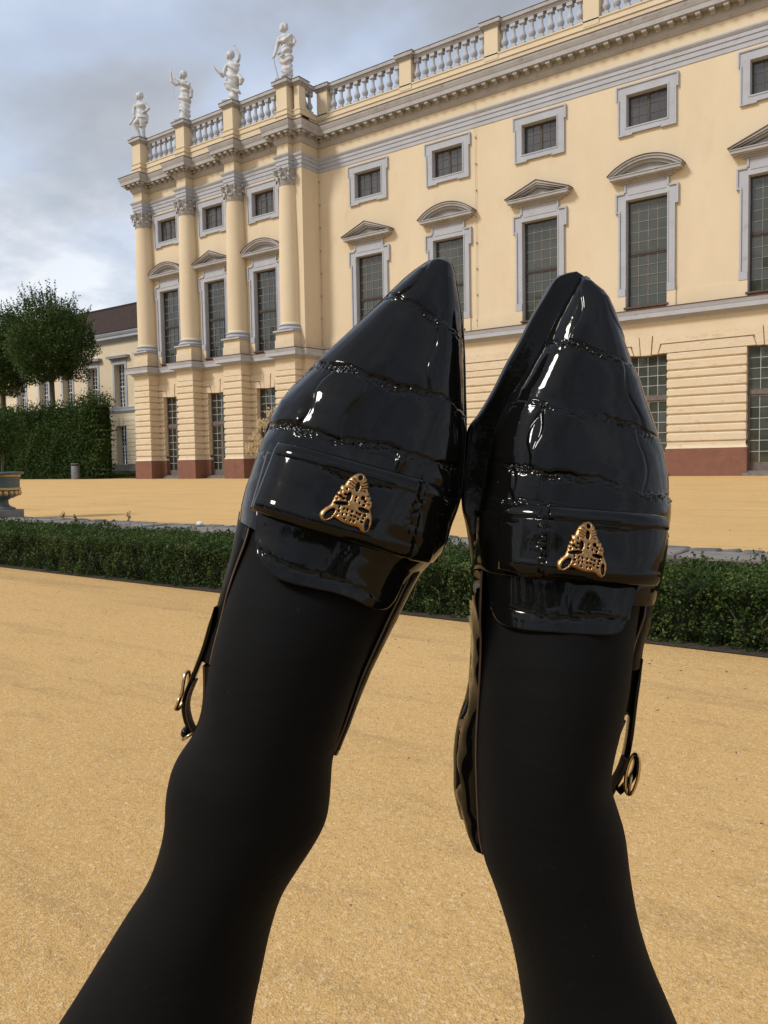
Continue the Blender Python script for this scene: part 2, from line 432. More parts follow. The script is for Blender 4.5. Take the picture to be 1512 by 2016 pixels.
def tights_mat():
    m = bpy.data.materials.new('black_tights'); m.use_nodes = True
    t = m.node_tree; p = t.nodes['Principled BSDF']; L = t.links
    p.inputs['Base Color'].default_value = (0.0050, 0.0050, 0.0051, 1)
    p.inputs['Roughness'].default_value = 0.75
    p.inputs['Specular IOR Level'].default_value = 0.08
    p.inputs['Sheen Weight'].default_value = 0.012
    p.inputs['Sheen Roughness'].default_value = 0.4
    g = N(t, 'ShaderNodeNewGeometry')
    n = N(t, 'ShaderNodeTexNoise'); n.inputs['Scale'].default_value = 1500; n.inputs['Detail'].default_value = 2
    L.new(g.outputs['Position'], n.inputs['Vector'])
    bp = N(t, 'ShaderNodeBump'); bp.inputs['Strength'].default_value = 0.35; bp.inputs['Distance'].default_value = 0.0006
    L.new(n.outputs['Fac'], bp.inputs['Height'])
    wr = N(t, 'ShaderNodeTexNoise'); wr.inputs['Scale'].default_value = 26; wr.inputs['Detail'].default_value = 4
    mpw = N(t, 'ShaderNodeMapping'); mpw.inputs['Scale'].default_value = (0.6, 0.6, 2.2)
    L.new(g.outputs['Position'], mpw.inputs['Vector']); L.new(mpw.outputs[0], wr.inputs['Vector'])
    bw = N(t, 'ShaderNodeBump'); bw.inputs['Strength'].default_value = 0.35; bw.inputs['Distance'].default_value = 0.004
    L.new(wr.outputs['Fac'], bw.inputs['Height']); L.new(bp.outputs[0], bw.inputs['Normal']); L.new(bw.outputs[0], p.inputs['Normal'])
    v = N(t, 'ShaderNodeTexNoise'); v.inputs['Scale'].default_value = 420; v.inputs['Detail'].default_value = 1
    L.new(g.outputs['Position'], v.inputs['Vector'])
    r = ramp(t, [(0.77, (0.0050, 0.0050, 0.0051)), (0.82, (0.018, 0.018, 0.018))])
    L.new(v.outputs['Fac'], r.inputs[0]); L.new(r.outputs[0], p.inputs['Base Color'])
    return m
M['tights'] = tights_mat()

SHOES = {
 'l': {
  't': [0.0, 1.0, 2.5, 5.0, 8.0, 12.0, 18.0, 25.0, 35.0, 45.0, 55.0, 65.0, 75.0, 85.0, 95.0, 105.0, 115.0, 125.0, 135.0, 145.0, 155.0, 165.0, 175.0, 185.0, 195.0, 205.0, 215.0, 225.0, 235.0, 245.0, 255.0, 265.0, 275.0],
  'l': [-0.7, -2.3, -4.5, -7.9, -10.1, -12.9, -16.4, -19.7, -24.2, -28.8, -33.7, -38.7, -43.6, -48.1, -52.6, -55.7, -57.3, -57.3, -57.0, -56.4, -56.1, -55.4, -53.9, -52.0, -50.3, -49.6, -48.7, -47.6, -47.3, -46.8, -46.2, -46.2, -46.2],
  'r': [0.9, 3.1, 4.7, 6.7, 8.5, 10.9, 14.4, 18.3, 23.4, 27.9, 32.0, 36.0, 40.2, 44.0, 47.3, 50.4, 53.2, 54.1, 54.0, 55.0, 51.6, 47.5, 46.1, 45.1, 44.2, 43.2, 42.2, 41.3, 41.0, 40.8, 40.8, 40.7, 40.4],
  'edge_l_end': 252.0,
  'edge_r_end': 274.4,
  'bandA': [[-40.8, -129.5], [39.6, -121.7], [45.5, -155.3], [-39.9, -160.7]],
  'bandB': [[-47.6, -133.8], [48.1, -123.0], [54.5, -155.6], [-43.9, -163.0]],
  'tongue': [[-41.1, -163.8], [36.7, -158.8], [38.7, -163.8], [37.8, -184.5], [31.3, -187.4], [14.8, -185.0], [-4.8, -188.0], [-18.8, -189.3], [-28.5, -185.9], [-35.1, -177.6]],
  'brooch': [[-1.0, -128.0], [2.6, -154.0]],
  'creases': [[[-19.9, -32.3], [21.9, -36.9]], [[-38.6, -79.2], [38.8, -74.7]], [[-42.4, -116.6], [49.8, -104.4]]],
  'TL': [[-45.5, -168.4], [-43.4, -179.0], [-43.7, -193.4], [-43.6, -204.7], [-42.2, -222.7], [-41.0, -239.4], [-39.5, -249.3]],
  'TR': [[42.1, -167.0], [40.0, -188.6], [38.8, -207.9], [37.8, -225.4], [38.3, -241.1], [38.7, -254.9], [38.4, -268.2]],
  'strap': [[-47.8, -219.3], [-46.9, -229.3], [-46.1, -241.6], [-46.3, -251.7], [-46.7, -261.5], [-47.4, -270.6], [-46.5, -277.6], [-43.5, -283.8], [-39.9, -288.6], [-35.3, -291.5]],
  'strip': [[-42.9, -252.2], [-39.2, -262.7], [-36.3, -273.5], [-35.4, -282.1], [-35.8, -288.8]],
  'buck': [[-50.2, -258.2], [-47.8, -278.8]],
  'pos': [-0.235, 0.3827, 0.9298],
  'mat': [[0.76332, 0.52856, -0.37144], [0.2666, 0.26601, 0.92637], [0.58845, -0.80615, 0.06214]],
 },
 'r': {
  't': [0.0, 1.0, 2.5, 5.0, 8.0, 12.0, 18.0, 25.0, 35.0, 45.0, 55.0, 65.0, 75.0, 85.0, 95.0, 105.0, 115.0, 125.0, 135.0, 145.0, 155.0, 165.0, 175.0, 185.0, 195.0, 205.0, 215.0, 225.0, 235.0, 245.0, 255.0, 265.0, 275.0, 285.0, 295.0, 305.0, 315.0],
  'l': [-0.6, -3.1, -3.1, -4.3, -5.6, -7.5, -10.6, -14.1, -18.2, -22.0, -27.3, -33.1, -37.1, -40.5, -43.0, -44.2, -44.9, -46.1, -47.1, -47.2, -46.7, -45.8, -44.5, -44.2, -43.9, -43.3, -43.0, -42.8, -44.0, -46.6, -47.8, -48.0, -47.1, -46.3, -43.4, -39.5, -33.6],
  'r': [1.1, 3.6, 3.6, 6.7, 11.4, 14.5, 17.9, 20.9, 25.2, 29.7, 34.3, 38.4, 42.5, 46.6, 50.4, 52.8, 54.1, 54.6, 54.4, 54.0, 53.3, 52.1, 50.0, 48.8, 47.4, 46.7, 46.0, 45.1, 44.8, 44.8, 44.8, 44.8, 44.8, 44.8, 44.8, 44.8, 44.8],
  'edge_l_end': 320.7,
  'edge_r_end': 233.8,
  'bandA': [[-37.4, -130.0], [39.5, -129.8], [34.5, -158.8], [-36.0, -158.1]],
  'bandB': [[-47.4, -132.1], [41.0, -131.0], [36.6, -159.8], [-46.3, -162.7]],
  'tongue': [[-42.0, -161.2], [30.5, -158.8], [27.5, -164.1], [21.4, -182.6], [15.7, -186.6], [-9.8, -187.2], [-33.6, -188.3], [-38.2, -183.7], [-40.0, -173.9]],
  'brooch': [[-3.1, -133.1], [-3.5, -157.6]],
  'creases': [[[-13.7, -39.1], [18.3, -45.6]], [[-34.1, -71.5], [30.2, -82.2]], [[-41.5, -105.7], [44.3, -115.9]]],
  'TL': [[-45.1, -162.6], [-45.1, -172.8], [-43.7, -192.7], [-42.5, -198.0], [-41.2, -223.3], [-40.8, -244.3], [-39.7, -261.4], [-37.6, -278.0], [-36.0, -290.7], [-34.1, -303.4], [-31.3, -312.5]],
  'TR': [[41.4, -167.8], [39.8, -181.1], [35.9, -195.8], [36.2, -212.6], [35.9, -225.5], [34.9, -232.3]],
  'strap': [[44.0, -202.3], [43.7, -216.1], [43.8, -229.9], [44.3, -246.3], [43.8, -257.4], [42.8, -265.8], [39.7, -274.3], [37.5, -281.1]],
  'strip': [[39.5, -237.0], [37.1, -248.3], [36.0, -262.4], [35.0, -270.3]],
  'buck': [[45.0, -252.8], [42.4, -274.3]],
  'tab': [[45.3, -253.9], [47.2, -260.0], [46.4, -266.9], [43.6, -273.1], [40.7, -277.2]],
  'SL': [[-4.1, 2.8], [-14.6, -0.6], [-18.1, -8.8], [-25.4, -23.2], [-31.5, -38.7], [-37.1, -49.9], [-43.4, -66.2], [-50.7, -80.7], [-55.5, -86.7], [-55.5, -101.4], [-56.3, -115.3], [-54.4, -131.2], [-51.3, -138.6], [-47.1, -158.0]],
  'pos': [-0.1737, 0.4266, 0.9182],
  'mat': [[0.80734, 0.58165, -0.09943], [0.04401, 0.10867, 0.9931], [0.58845, -0.80615, 0.06214]],
 },
}
LEGS = {
 'l': [[-0.2684, 0.3439, 0.807, 0.039, 0.0273, -0.0153, 0.03], [-0.275, 0.3344, 0.7779, 0.0371, 0.0259, -0.0159, 0.038], [-0.2825, 0.326, 0.7564, 0.0332, 0.0231, -0.0157, 0.045], [-0.2867, 0.3192, 0.7405, 0.0316, 0.0218, -0.0156, 0.049], [-0.2906, 0.3111, 0.7207, 0.0302, 0.0209, -0.0144, 0.05], [-0.2942, 0.3043, 0.6977, 0.029, 0.0201, -0.0138, 0.05], [-0.2966, 0.2998, 0.6789, 0.0279, 0.0194, -0.0128, 0.049], [-0.2981, 0.2967, 0.6681, 0.0293, 0.0205, -0.012, 0.048], [-0.3021, 0.2927, 0.6545, 0.033, 0.0232, -0.011, 0.047], [-0.3042, 0.2901, 0.6408, 0.0338, 0.024, -0.0088, 0.046], [-0.3068, 0.2872, 0.6275, 0.0313, 0.0223, -0.0074, 0.045], [-0.3114, 0.2828, 0.6132, 0.029, 0.0207, -0.0063, 0.044], [-0.317, 0.2775, 0.5977, 0.0286, 0.0206, -0.004, 0.043], [-0.3239, 0.271, 0.5789, 0.0308, 0.0221, -0.0051, 0.043], [-0.3305, 0.2644, 0.5573, 0.0341, 0.0244, -0.0061, 0.044], [-0.3355, 0.2582, 0.5401, 0.0371, 0.0267, -0.0055, 0.045], [-0.3404, 0.252, 0.5216, 0.0406, 0.0292, -0.0062, 0.047], [-0.3467, 0.2433, 0.5001, 0.0432, 0.031, -0.0069, 0.049], [-0.3885, 0.1972, 0.3785, 0.0428, 0.0312, -0.001, 0.053], [-0.3966, 0.1296, 0.3023, 0.0453, 0.033, -0.001, 0.056], [-0.3464, 0.0504, 0.2481, 0.0485, 0.0353, -0.0011, 0.06], [-0.1987, -0.0689, 0.1985, 0.0582, 0.0424, -0.0013, 0.072], [-0.0155, -0.1855, 0.1696, 0.0711, 0.0518, -0.0016, 0.088], [0.0921, -0.2314, 0.1647, 0.0808, 0.0589, -0.0018, 0.1]],
 'r': [[-0.1777, 0.4086, 0.7879, 0.0401, 0.029, -0.0036, 0.03], [-0.1773, 0.4048, 0.7662, 0.0359, 0.026, -0.0035, 0.038], [-0.1771, 0.4027, 0.7531, 0.034, 0.0247, -0.0017, 0.044], [-0.1774, 0.4001, 0.7385, 0.0333, 0.0242, -0.0014, 0.047], [-0.1776, 0.3963, 0.7231, 0.0323, 0.0235, -0.001, 0.049], [-0.1773, 0.3912, 0.7022, 0.0315, 0.0229, -0.0011, 0.05], [-0.178, 0.3866, 0.6816, 0.0301, 0.0219, -0.0008, 0.049], [-0.179, 0.3835, 0.6669, 0.0285, 0.0208, -0.0004, 0.048], [-0.1794, 0.3822, 0.653, 0.0277, 0.0202, -0.0003, 0.047], [-0.1774, 0.3825, 0.6399, 0.0291, 0.0212, -0.0001, 0.046], [-0.1751, 0.3832, 0.6265, 0.0303, 0.0221, 0.0004, 0.045], [-0.173, 0.3836, 0.6115, 0.03, 0.022, 0.0009, 0.044], [-0.1704, 0.3846, 0.6002, 0.029, 0.0212, 0.0004, 0.043], [-0.167, 0.3859, 0.5851, 0.0284, 0.0206, -0.0013, 0.043], [-0.1629, 0.3877, 0.5689, 0.0282, 0.0205, -0.0013, 0.043], [-0.1589, 0.3894, 0.5532, 0.0289, 0.021, -0.0009, 0.044], [-0.1547, 0.3901, 0.539, 0.0303, 0.0221, -0.0003, 0.045], [-0.15, 0.3911, 0.523, 0.0321, 0.0234, -0.0004, 0.047], [-0.1419, 0.3928, 0.5001, 0.0354, 0.0257, -0.0008, 0.049], [-0.0652, 0.4326, 0.3713, 0.0428, 0.0312, -0.001, 0.053], [-0.0127, 0.4091, 0.2937, 0.0453, 0.033, -0.001, 0.056], [0.0416, 0.3329, 0.2395, 0.0485, 0.0353, -0.0011, 0.06], [0.1084, 0.1547, 0.1917, 0.0582, 0.0424, -0.0013, 0.072], [0.1623, -0.056, 0.1656, 0.0711, 0.0518, -0.0016, 0.088], [0.1729, -0.1725, 0.1629, 0.0808, 0.0589, -0.0018, 0.1]],
}

# ------------------------------------------------------------------ ground
g = MB(); g.add([(-600, -400, 0), (500, -400, 0), (500, 700, 0), (-600, 700, 0)], [(0, 1, 2, 3)])
tag(g.build('ground', M['gravel']), kind='structure')

# ------------------------------------------------------------------ the palace
D = 34.926                                   # main facade plane
BAY = 4.9164
WIN = [-26.126 + BAY * k for k in range(7)]  # window axes of the long wing
PIL = [-43.065 + 4.1666 * k for k in range(4)]
PWIN = [(PIL[k] + PIL[k + 1]) / 2 for k in range(3)]
CORN = -29.55                                # corner where portico block meets wing
S_END = 8.0
PN = 1.2                                     # portico wall plane
DOOR_H, DOOR_W = 5.18, 0.885
palace = empty('palace', (-22, D, 0))
tag(palace, 'cream yellow baroque palace with grey trim, roof balustrade, engaged columns and red plinth', 'palace')
O = (0, D, 0)
def part(mb, name, mats, at=O, **k): return mb.build(name, mats, palace, at, **k)

def wall_grid(mb, n, s0, s1, z0, z1, ops, depth):
    S = sorted({s0, s1, *[v for o in ops for v in o[:2]]}); Z = sorted({z0, z1, *[v for o in ops for v in o[2:]]})
    for i in range(len(S) - 1):
        for j in range(len(Z) - 1):
            cs, cz = (S[i] + S[i + 1]) / 2, (Z[j] + Z[j + 1]) / 2
            if any(o[0] < cs < o[1] and o[2] < cz < o[3] for o in ops): continue
            mb.add([(S[i], -n, Z[j]), (S[i + 1], -n, Z[j]), (S[i + 1], -n, Z[j + 1]), (S[i], -n, Z[j + 1])], [(0, 1, 2, 3)])
    for a, b, c, d in ops:
        p = [(a, c), (b, c), (b, d), (a, d)]
        for k in range(4):
            q, r = p[k], p[(k + 1) % 4]
            mb.add([(q[0], -n, q[1]), (r[0], -n, r[1]), (r[0], -(n - depth), r[1]), (q[0], -(n - depth), q[1])], [(0, 1, 2, 3)])
def ops_for(c): return [(c - 0.88, c + 0.88, 7.30, 11.84), (c - 0.865, c + 0.865, 14.90, 16.24), (c - 0.90, c + 0.90, 0.0, DOOR_H + 0.02)]
w = MB()
wall_grid(w, 0, CORN, S_END, 0, 19.2, [o for c in WIN for o in ops_for(c)], 0.32)
wall_grid(w, PN, -43.40, -30.15, 0, 19.2, [o for c in PWIN for o in ops_for(c)], 0.32)
w.box(-30.15, CORN, -0.05, 1.43, 7.1, 19.2)          # corner strip beside the last column
w.box(-30.15, CORN - 0.03, -0.05, 1.40, 0, 7.1)
w.box(-43.40, -43.2, -9.9, PN - 0.002, 0, 19.2)
w.box(-43.0, S_END, -14, -9, 0, 19.3)
w.box(S_END - 0.2, S_END, -9, -0.01, 0, 19.2)
part(w, 'wall', M['plaster'], recalc=False)
r = MB(); r.box(-43.2, S_END - 0.2, -9, -0.35, 19.02, 19.15); r.box(-43.2, CORN, -0.35, 1.1, 19.02, 19.15)
part(r, 'roof', M['flash'])

# plan path of the entablature, broken forward over every column
def brk(hw, nb, nw, s_left, corner=True, s_end=S_END):
    p = [(s_left, -9.5), (s_left, nb), (PIL[0] + hw, nb), (PIL[0] + hw, nw)]
    for q in PIL[1:]:
        p += [(q - hw, nw), (q - hw, nb), (q + hw, nb), (q + hw, nw if q != PIL[-1] else 1.43)]
    p += [(CORN, 1.43), (CORN, 0.0), (s_end, 0.0)]
    return p
ENT = brk(0.40, 1.80, PN, PIL[0] - 0.40)
a = MB(); a.sweep(ENT, [(0.0, 16.80), (0.03, 16.80), (0.03, 17.0), (0.065, 17.0), (0.065, 17.21), (0.10, 17.21), (0.10, 17.36), (0.13, 17.38), (0.18, 17.46), (0.18, 17.52), (0.0, 17.54)])
for q in PIL: a.box(q - 0.40, q + 0.40, PN - 0.1, 1.79, 16.802, 17.5)
part(a, 'architrave', M['trim'])
a = MB(); a.sweep(ENT, [(0.006, 17.5), (0.006, 18.12)])
part(a, 'frieze', M['plaster'])
a = MB(); a.sweep(ENT, [(0.0, 18.08), (0.07, 18.09), (0.09, 18.17), (0.15, 18.24), (0.16, 18.30), (0.16, 18.575), (0.53, 18.575), (0.53, 18.55), (0.555, 18.55), (0.555, 18.74), (0.575, 18.76), (0.60, 18.82), (0.64, 18.92), (0.65, 18.97), (0.65, 19.02), (0.0, 19.10)])
cornice = part(a, 'cornice', M['trim_shaded'])
a = MB(); a.sweep(ENT, [(0.655, 19.005), (0.67, 19.005), (0.67, 19.045), (0.0, 19.115)])
part(a, 'flashing', M['flash'])
md = MB()
md.box(-0.10, 0.10, 0.15, 0.50, 18.43, 18.565); md.box(-0.115, 0.115, 0.15, 0.515, 18.53, 18.572)
md.prism([(-0.09, 18.36), (0.09, 18.36), (0.09, 18.43), (-0.09, 18.43)], 0.15, 0.30)
mdm = md.mesh('modillion', M['trim_shaded'])
for i in range(len(ENT) - 1):
    p0, p1 = Vector(ENT[i]), Vector(ENT[i + 1]); d = p1 - p0
    Ls = d.length
    if i == 0 or i == len(ENT) - 1 and False: continue
    ang = math.atan2(d.y, d.x)                    # in (s, n)
    # outward corners gain 0.5 of run, inward corners lose it
    conv = lambda j: 0 < j < len(ENT) - 1 and (Vector(ENT[j]) - Vector(ENT[j - 1])).x * (Vector(ENT[j + 1]) - Vector(ENT[j])).y - (Vector(ENT[j]) - Vector(ENT[j - 1])).y * (Vector(ENT[j + 1]) - Vector(ENT[j])).x < 0
    a0 = -0.28 if conv(i) else 0.42
    a1 = Ls + 0.28 if conv(i + 1) else Ls - 0.42
    if p1.x >= S_END - 0.1: a1 = Ls
    if a1 - a0 < 0.1:
        if a1 - a0 < -0.05: continue
        a1 = a0 + 0.01
    k = max(1, int(round((a1 - a0) / 0.54)))
    for j in range(k + 1 if a1 - a0 > 0.3 else 1):
        q = p0 + d.normalized() * (a0 + (a1 - a0) * j / k)
        inst('modillion', mdm, cornice, (q.x, D - q.y, 0), (0, 0, -ang))

# string course above the ground floor
STR = brk(0.7655, 2.05, PN, PIL[0] - 0.7655)
a = MB(); a.sweep(STR, [(0.0, 6.56), (0.05, 6.58), (0.07, 6.66), (0.13, 6.74), (0.15, 6.76), (0.30, 6.76), (0.30, 6.72), (0.33, 6.72), (0.33, 6.90), (0.345, 6.92), (0.37, 7.0), (0.385, 7.03), (0.385, 7.08), (0.0, 7.17)])
for q in PIL: a.box(q - 0.7655, q + 0.7655, PN - 0.05, 2.04, 6.7, 7.13)
part(a, 'string_course', M['trim'])
a = MB(); a.sweep(STR, [(0.39, 7.062), (0.40, 7.062), (0.40, 7.095), (0.0, 7.185)])
for q in PIL: a.box(q - 0.76, q + 0.76, PN - 0.05, 2.04, 7.132, 7.182)
part(a, 'flashing', M['flash'])
# pedestal course between the tall windows
def pc(*bx):
    a = MB()
    for q in bx: a.box(*q)
    part(a, 'pedestal_course', M['plaster'])
e = [CORN] + [v for c in WIN for v in (c - 0.885, c + 0.885)] + [S_END]
for k in range(0, len(e), 2):
    bx = [(e[k] + (0.36 if k else 0), e[k + 1] - (0.36 if k < len(e) - 2 else 0), -0.25, 0.06, 7.15, 7.74)]
    if k: bx.append((e[k] - 0.005, e[k] + 0.36, -0.25, 0.12, 7.15, 7.79))
    if k < len(e) - 2: bx.append((e[k + 1] - 0.36, e[k + 1] + 0.005, -0.25, 0.12, 7.15, 7.79))
    pc(*bx)
e = [-43.38] + [v for c in PWIN for v in (c - 0.885, c + 0.885)] + [-30.15]
for k in range(0, len(e), 2):
    if k: pc((e[k] - 0.005, e[k] + 0.36, PN - 0.25, PN + 0.12, 7.15, 7.79))
    if k < len(e) - 2: pc((e[k + 1] - 0.36, e[k + 1] + 0.005, PN - 0.25, PN + 0.12, 7.15, 7.79))
pc((-30.1, CORN + 0.03, 0.0, 1.46, 7.15, 7.74))

# rusticated ground floor: every block its own piece
JN = [1.42 + 0.379 * k for k in range(13)]
alt = [0.02 if k % 2 else -0.02 for k in range(13)]; alt[0] = 0; alt[10] = 0; alt[12] = 0
JZ = [z + dz for z, dz in zip(JN, alt)]
blk_cache = {}
def block(sc, n0, z0, width, depth, height):
    key = (round(width, 3), round(depth, 3), round(height, 3))
    if key not in blk_cache:
        b = MB(); b.vblock(-width / 2, width / 2, -depth, 0, 0, height, 0.085)
        blk_cache[key] = b.mesh('rusticated_block', M['rustic'])
    inst('rusticated_block', blk_cache[key], palace, (sc, D - n0, z0))
def pier_base(s0, s1, n0, n1):
    b = MB(); b.box(s0 - 0.05, s1 + 0.05, n0, n1 + 0.05, -0.02, 1.15)
    part(b, 'plinth_block', M['plinth'])
    b = MB()
    def rg(i, z): return [(s0 - i, -n0, z), (s1 + i, -n0, z), (s1 + i, -(n1 + i), z), (s0 - i, -(n1 + i), z)]
    b.rings([rg(0.05, 1.155), rg(0.0, 1.24), rg(-0.015, 1.30), rg(-0.015, 1.42)])
    part(b, 'plinth_cap', M['rustic'])
RN = 0.09
piers = [(CORN, WIN[0] - DOOR_W)] + [(WIN[k] + DOOR_W, WIN[k + 1] - DOOR_W) for k in range(6)]
for s0, s1 in piers:
    pier_base(s0, s1, -0.28, RN)
    for k in range(10):
        block((s0 + s1) / 2, RN, JZ[k], s1 - s0, 0.33, JZ[k + 1] - JZ[k])
for q in PIL:
    pier_base(q - 0.7655, q + 0.7655, PN - 0.05, 2.05)
    for k in range(12):
        block(q, 2.05, JZ[k], 1.531, 0.85, JZ[k + 1] - JZ[k])
    b = MB(); b.box(q - 0.735, q + 0.735, PN - 0.05, 2.02, JZ[12], 6.6); part(b, 'pilaster_head', M['rustic'])
s0, s1 = PIL[3] + 0.7655, CORN                       # corner strip
pier_base(s0, s1 + 0.03, 0.05, 1.43)
for k in range(12): block((s0 + s1) / 2 + 0.02, 1.45, JZ[k], s1 - s0 + 0.06, 1.40, JZ[k + 1] - JZ[k])
for c in PWIN:
    for sg in (-1, 1):
        x0, x1 = c + sg * DOOR_W, c + sg * (4.1666 / 2 - 0.7655)
        x0, x1 = min(x0, x1), max(x0, x1)
        pier_base(x0 + (0.0 if sg > 0 else 0.06), x1 - (0.06 if sg > 0 else 0), PN - 0.28, PN + 0.02)
        for k in range(10): block((x0 + x1) / 2, PN + RN, JZ[k], x1 - x0, 0.33, JZ[k + 1] - JZ[k])
# flat arches over the doors
def stone(name, poly, n0, n1):
    b = MB(); b.prism(poly, n0, n1)
    part(b, name, M['rustic'])
zb, zm_, zt = 5.185, 5.59, 5.968
def keystone(c, n):
    stone('keystone', [(c - 0.205, zb - 0.02), (c + 0.205, zb - 0.02), (c + 0.265, zt + 0.015), (c - 0.265, zt + 0.015)], n - 0.3, n + 0.115)
def half_arch(c, edge, n):
    g_ = 1 if edge > c else -1
    stone('lintel_block', [(c + g_ * 0.535, zb + 0.02), (edge, zb + 0.02), (edge, zm_ - 0.03), (c + g_ * 0.665, zm_ - 0.03)], n - 0.3, n + RN)
    stone('voussoir', [(c + g_ * 0.255, zb), (c + g_ * 0.49, zb), (c + g_ * 0.605, zm_ + 0.02), (edge, zm_ + 0.02), (edge, zt), (c + g_ * 0.312, zt)], n - 0.3, n + RN)
for c in WIN: keystone(c, 0)
for c in PWIN:
    keystone(c, PN)
    for g_ in (-1, 1): half_arch(c, c + g_ * (4.1666 / 2 - 0.77), PN)
half_arch(WIN[0], CORN, 0)
half_arch(WIN[6], S_END, 0)
for k in range(6):
    c0, c1 = WIN[k], WIN[k + 1]
    stone('lintel_block', [(c0 + 0.54, zb + 0.02), (c1 - 0.54, zb + 0.02), (c1 - 0.67, zm_ - 0.03), (c0 + 0.67, zm_ - 0.03)], -0.3, RN)
    stone('voussoir', [(c0 + 0.255, zb), (c0 + 0.49, zb), (c0 + 0.605, zm_ + 0.02), (c1 - 0.605, zm_ + 0.02), (c1 - 0.49, zb), (c1 - 0.255, zb), (c1 - 0.312, zt), (c0 + 0.312, zt)], -0.3, RN)

# ---- windows: shared meshes, one object per window, pediment, sash and pane
def surround_tall():
    b = MB()
    for g_ in (-1, 1):
        x = sorted((g_ * 0.882, g_ * 1.20)); b.box(x[0], x[1], -0.02, 0.07, 7.79, 11.35)
        x = sorted((g_ * 0.882, g_ * 1.334)); b.box(x[0], x[1], -0.02, 0.07, 11.35, 11.842)
        x = sorted((g_ * 1.13, g_ * 1.20)); b.box(x[0], x[1], 0.07, 0.125, 7.79, 11.35)
        x = sorted((g_ * 1.264, g_ * 1.334)); b.box(x[0], x[1], 0.07, 0.125, 11.35, 12.10)
        x = sorted((g_ * 1.13, g_ * 1.264)); b.box(x[0], x[1], 0.07, 0.118, 11.35, 11.42)
        x = sorted((g_ * 0.87, g_ * 0.94)); b.box(x[0], x[1], 0.07, 0.118, 12.17, 12.5)
        x = sorted((g_ * 0.94, g_ * 1.334)); b.box(x[0], x[1], 0.07, 0.125, 12.10, 12.17)
        x = sorted((g_ * 0.88, g_ * 0.93)); b.box(x[0], x[1], -0.02, 0.095, 7.795, 11.842)
        x = sorted((g_ * 0.882, g_ * 1.21)); b.box(x[0], x[1], 0.125, 0.14, 7.79, 8.12)
    for g_ in (-1, 1):
        x = sorted((g_ * 0.858, g_ * 0.879)); b.box(x[0], x[1], -0.30, 0.03, 7.31, 11.82)
    b.box(-0.878, 0.878, -0.30, 0.03, 11.82, 11.838)
    b.box(-1.334, 1.334, -0.02, 0.07, 11.842, 12.17)
    b.box(-0.94, 0.94, -0.02, 0.07, 12.17, 12.56)
    b.box(-0.93, 0.93, 0.07, 0.095, 11.842, 11.89)
    b.box(-0.80, 0.80, 0.07, 0.09, 12.05, 12.10); b.box(-0.80, 0.80, 0.07, 0.09, 12.42, 12.46)
    b.cur = 1
    b.box(-0.95, 0.95, -0.3, 0.16, 7.22, 7.30)
    return b.mesh('window', [M['trim'], M['flash']])
def pediment(kind):
    b = MB()
    for hw, n, z0, z1 in ((1.10, 0.12, 12.52, 12.60), (1.30, 0.20, 12.60, 12.66), (1.44, 0.34, 12.66, 12.70), (1.50, 0.38, 12.70, 12.82), (1.54, 0.41, 12.82, 12.86)):
        b.box(-hw, hw, -0.02, n, z0, z1)
    if kind == 'tri':
        def band(h0, h1, n, x): 
            # raking band between heights h0..h1 measured under the roof line
            f = lambda xx: 12.86 + (13.46 - 12.86) * (1 - abs(xx) / 1.58)
            for g_ in (-1, 1):
                b.prism([(0, f(0) - h0), (g_ * x, max(12.862, f(x) - h0)), (g_ * x, max(12.861, f(x) - h1)), (0, f(0) - h1)], -0.02, n)
        band(-0.04, 0.06, 0.43, 1.58); band(0.06, 0.14, 0.38, 1.42); band(0.14, 0.23, 0.28, 1.2)
        b.prism([(-0.95, 12.862), (0.95, 12.862), (0, 13.22)], -0.02, 0.12)
        b.cur = 1
        for g_ in (-1, 1):
            b.prism([(0, 13.502), (g_ * 1.60, 12.90), (g_ * 1.62, 12.93), (0, 13.535)], -0.02, 0.46)
    else:
        R = (1.6 ** 2 + 0.62 ** 2) / (2 * 0.62); zc = 13.46 - R
        def arc(r0, r1, n, xm):
            a0 = math.asin(min(1, xm / R)); k = 14
            ang = [-a0 + 2 * a0 * i / k for i in range(k + 1)]
            for i in range(k):
                p = [(r0 * math.sin(ang[i]), zc + r0 * math.cos(ang[i])), (r0 * math.sin(ang[i + 1]), zc + r0 * math.cos(ang[i + 1])), (r1 * math.sin(ang[i + 1]), zc + r1 * math.cos(ang[i + 1])), (r1 * math.sin(ang[i]), zc + r1 * math.cos(ang[i]))]
                b.prism([(x, max(z, 12.862)) for x, z in p], -0.02, n)
        arc(R - 0.05, R + 0.02, 0.43, 1.56); arc(R - 0.15, R - 0.05, 0.38, 1.5); arc(R - 0.26, R - 0.15, 0.27, 1.4)
        pts = [(-1.05, 12.862), (1.05, 12.862)]
        a0 = 0.44
        pts += [((R - 0.25) * math.sin(a0 - 2 * a0 * i / 10), max(12.863, zc + (R - 0.25) * math.cos(a0 - 2 * a0 * i / 10))) for i in range(11)]
        b.prism(pts, -0.02, 0.12)
        b.cur = 1
        arc(R + 0.022, R + 0.05, 0.46, 1.58)
    return b.mesh('pediment', [M['trim_shaded'], M['flash']])
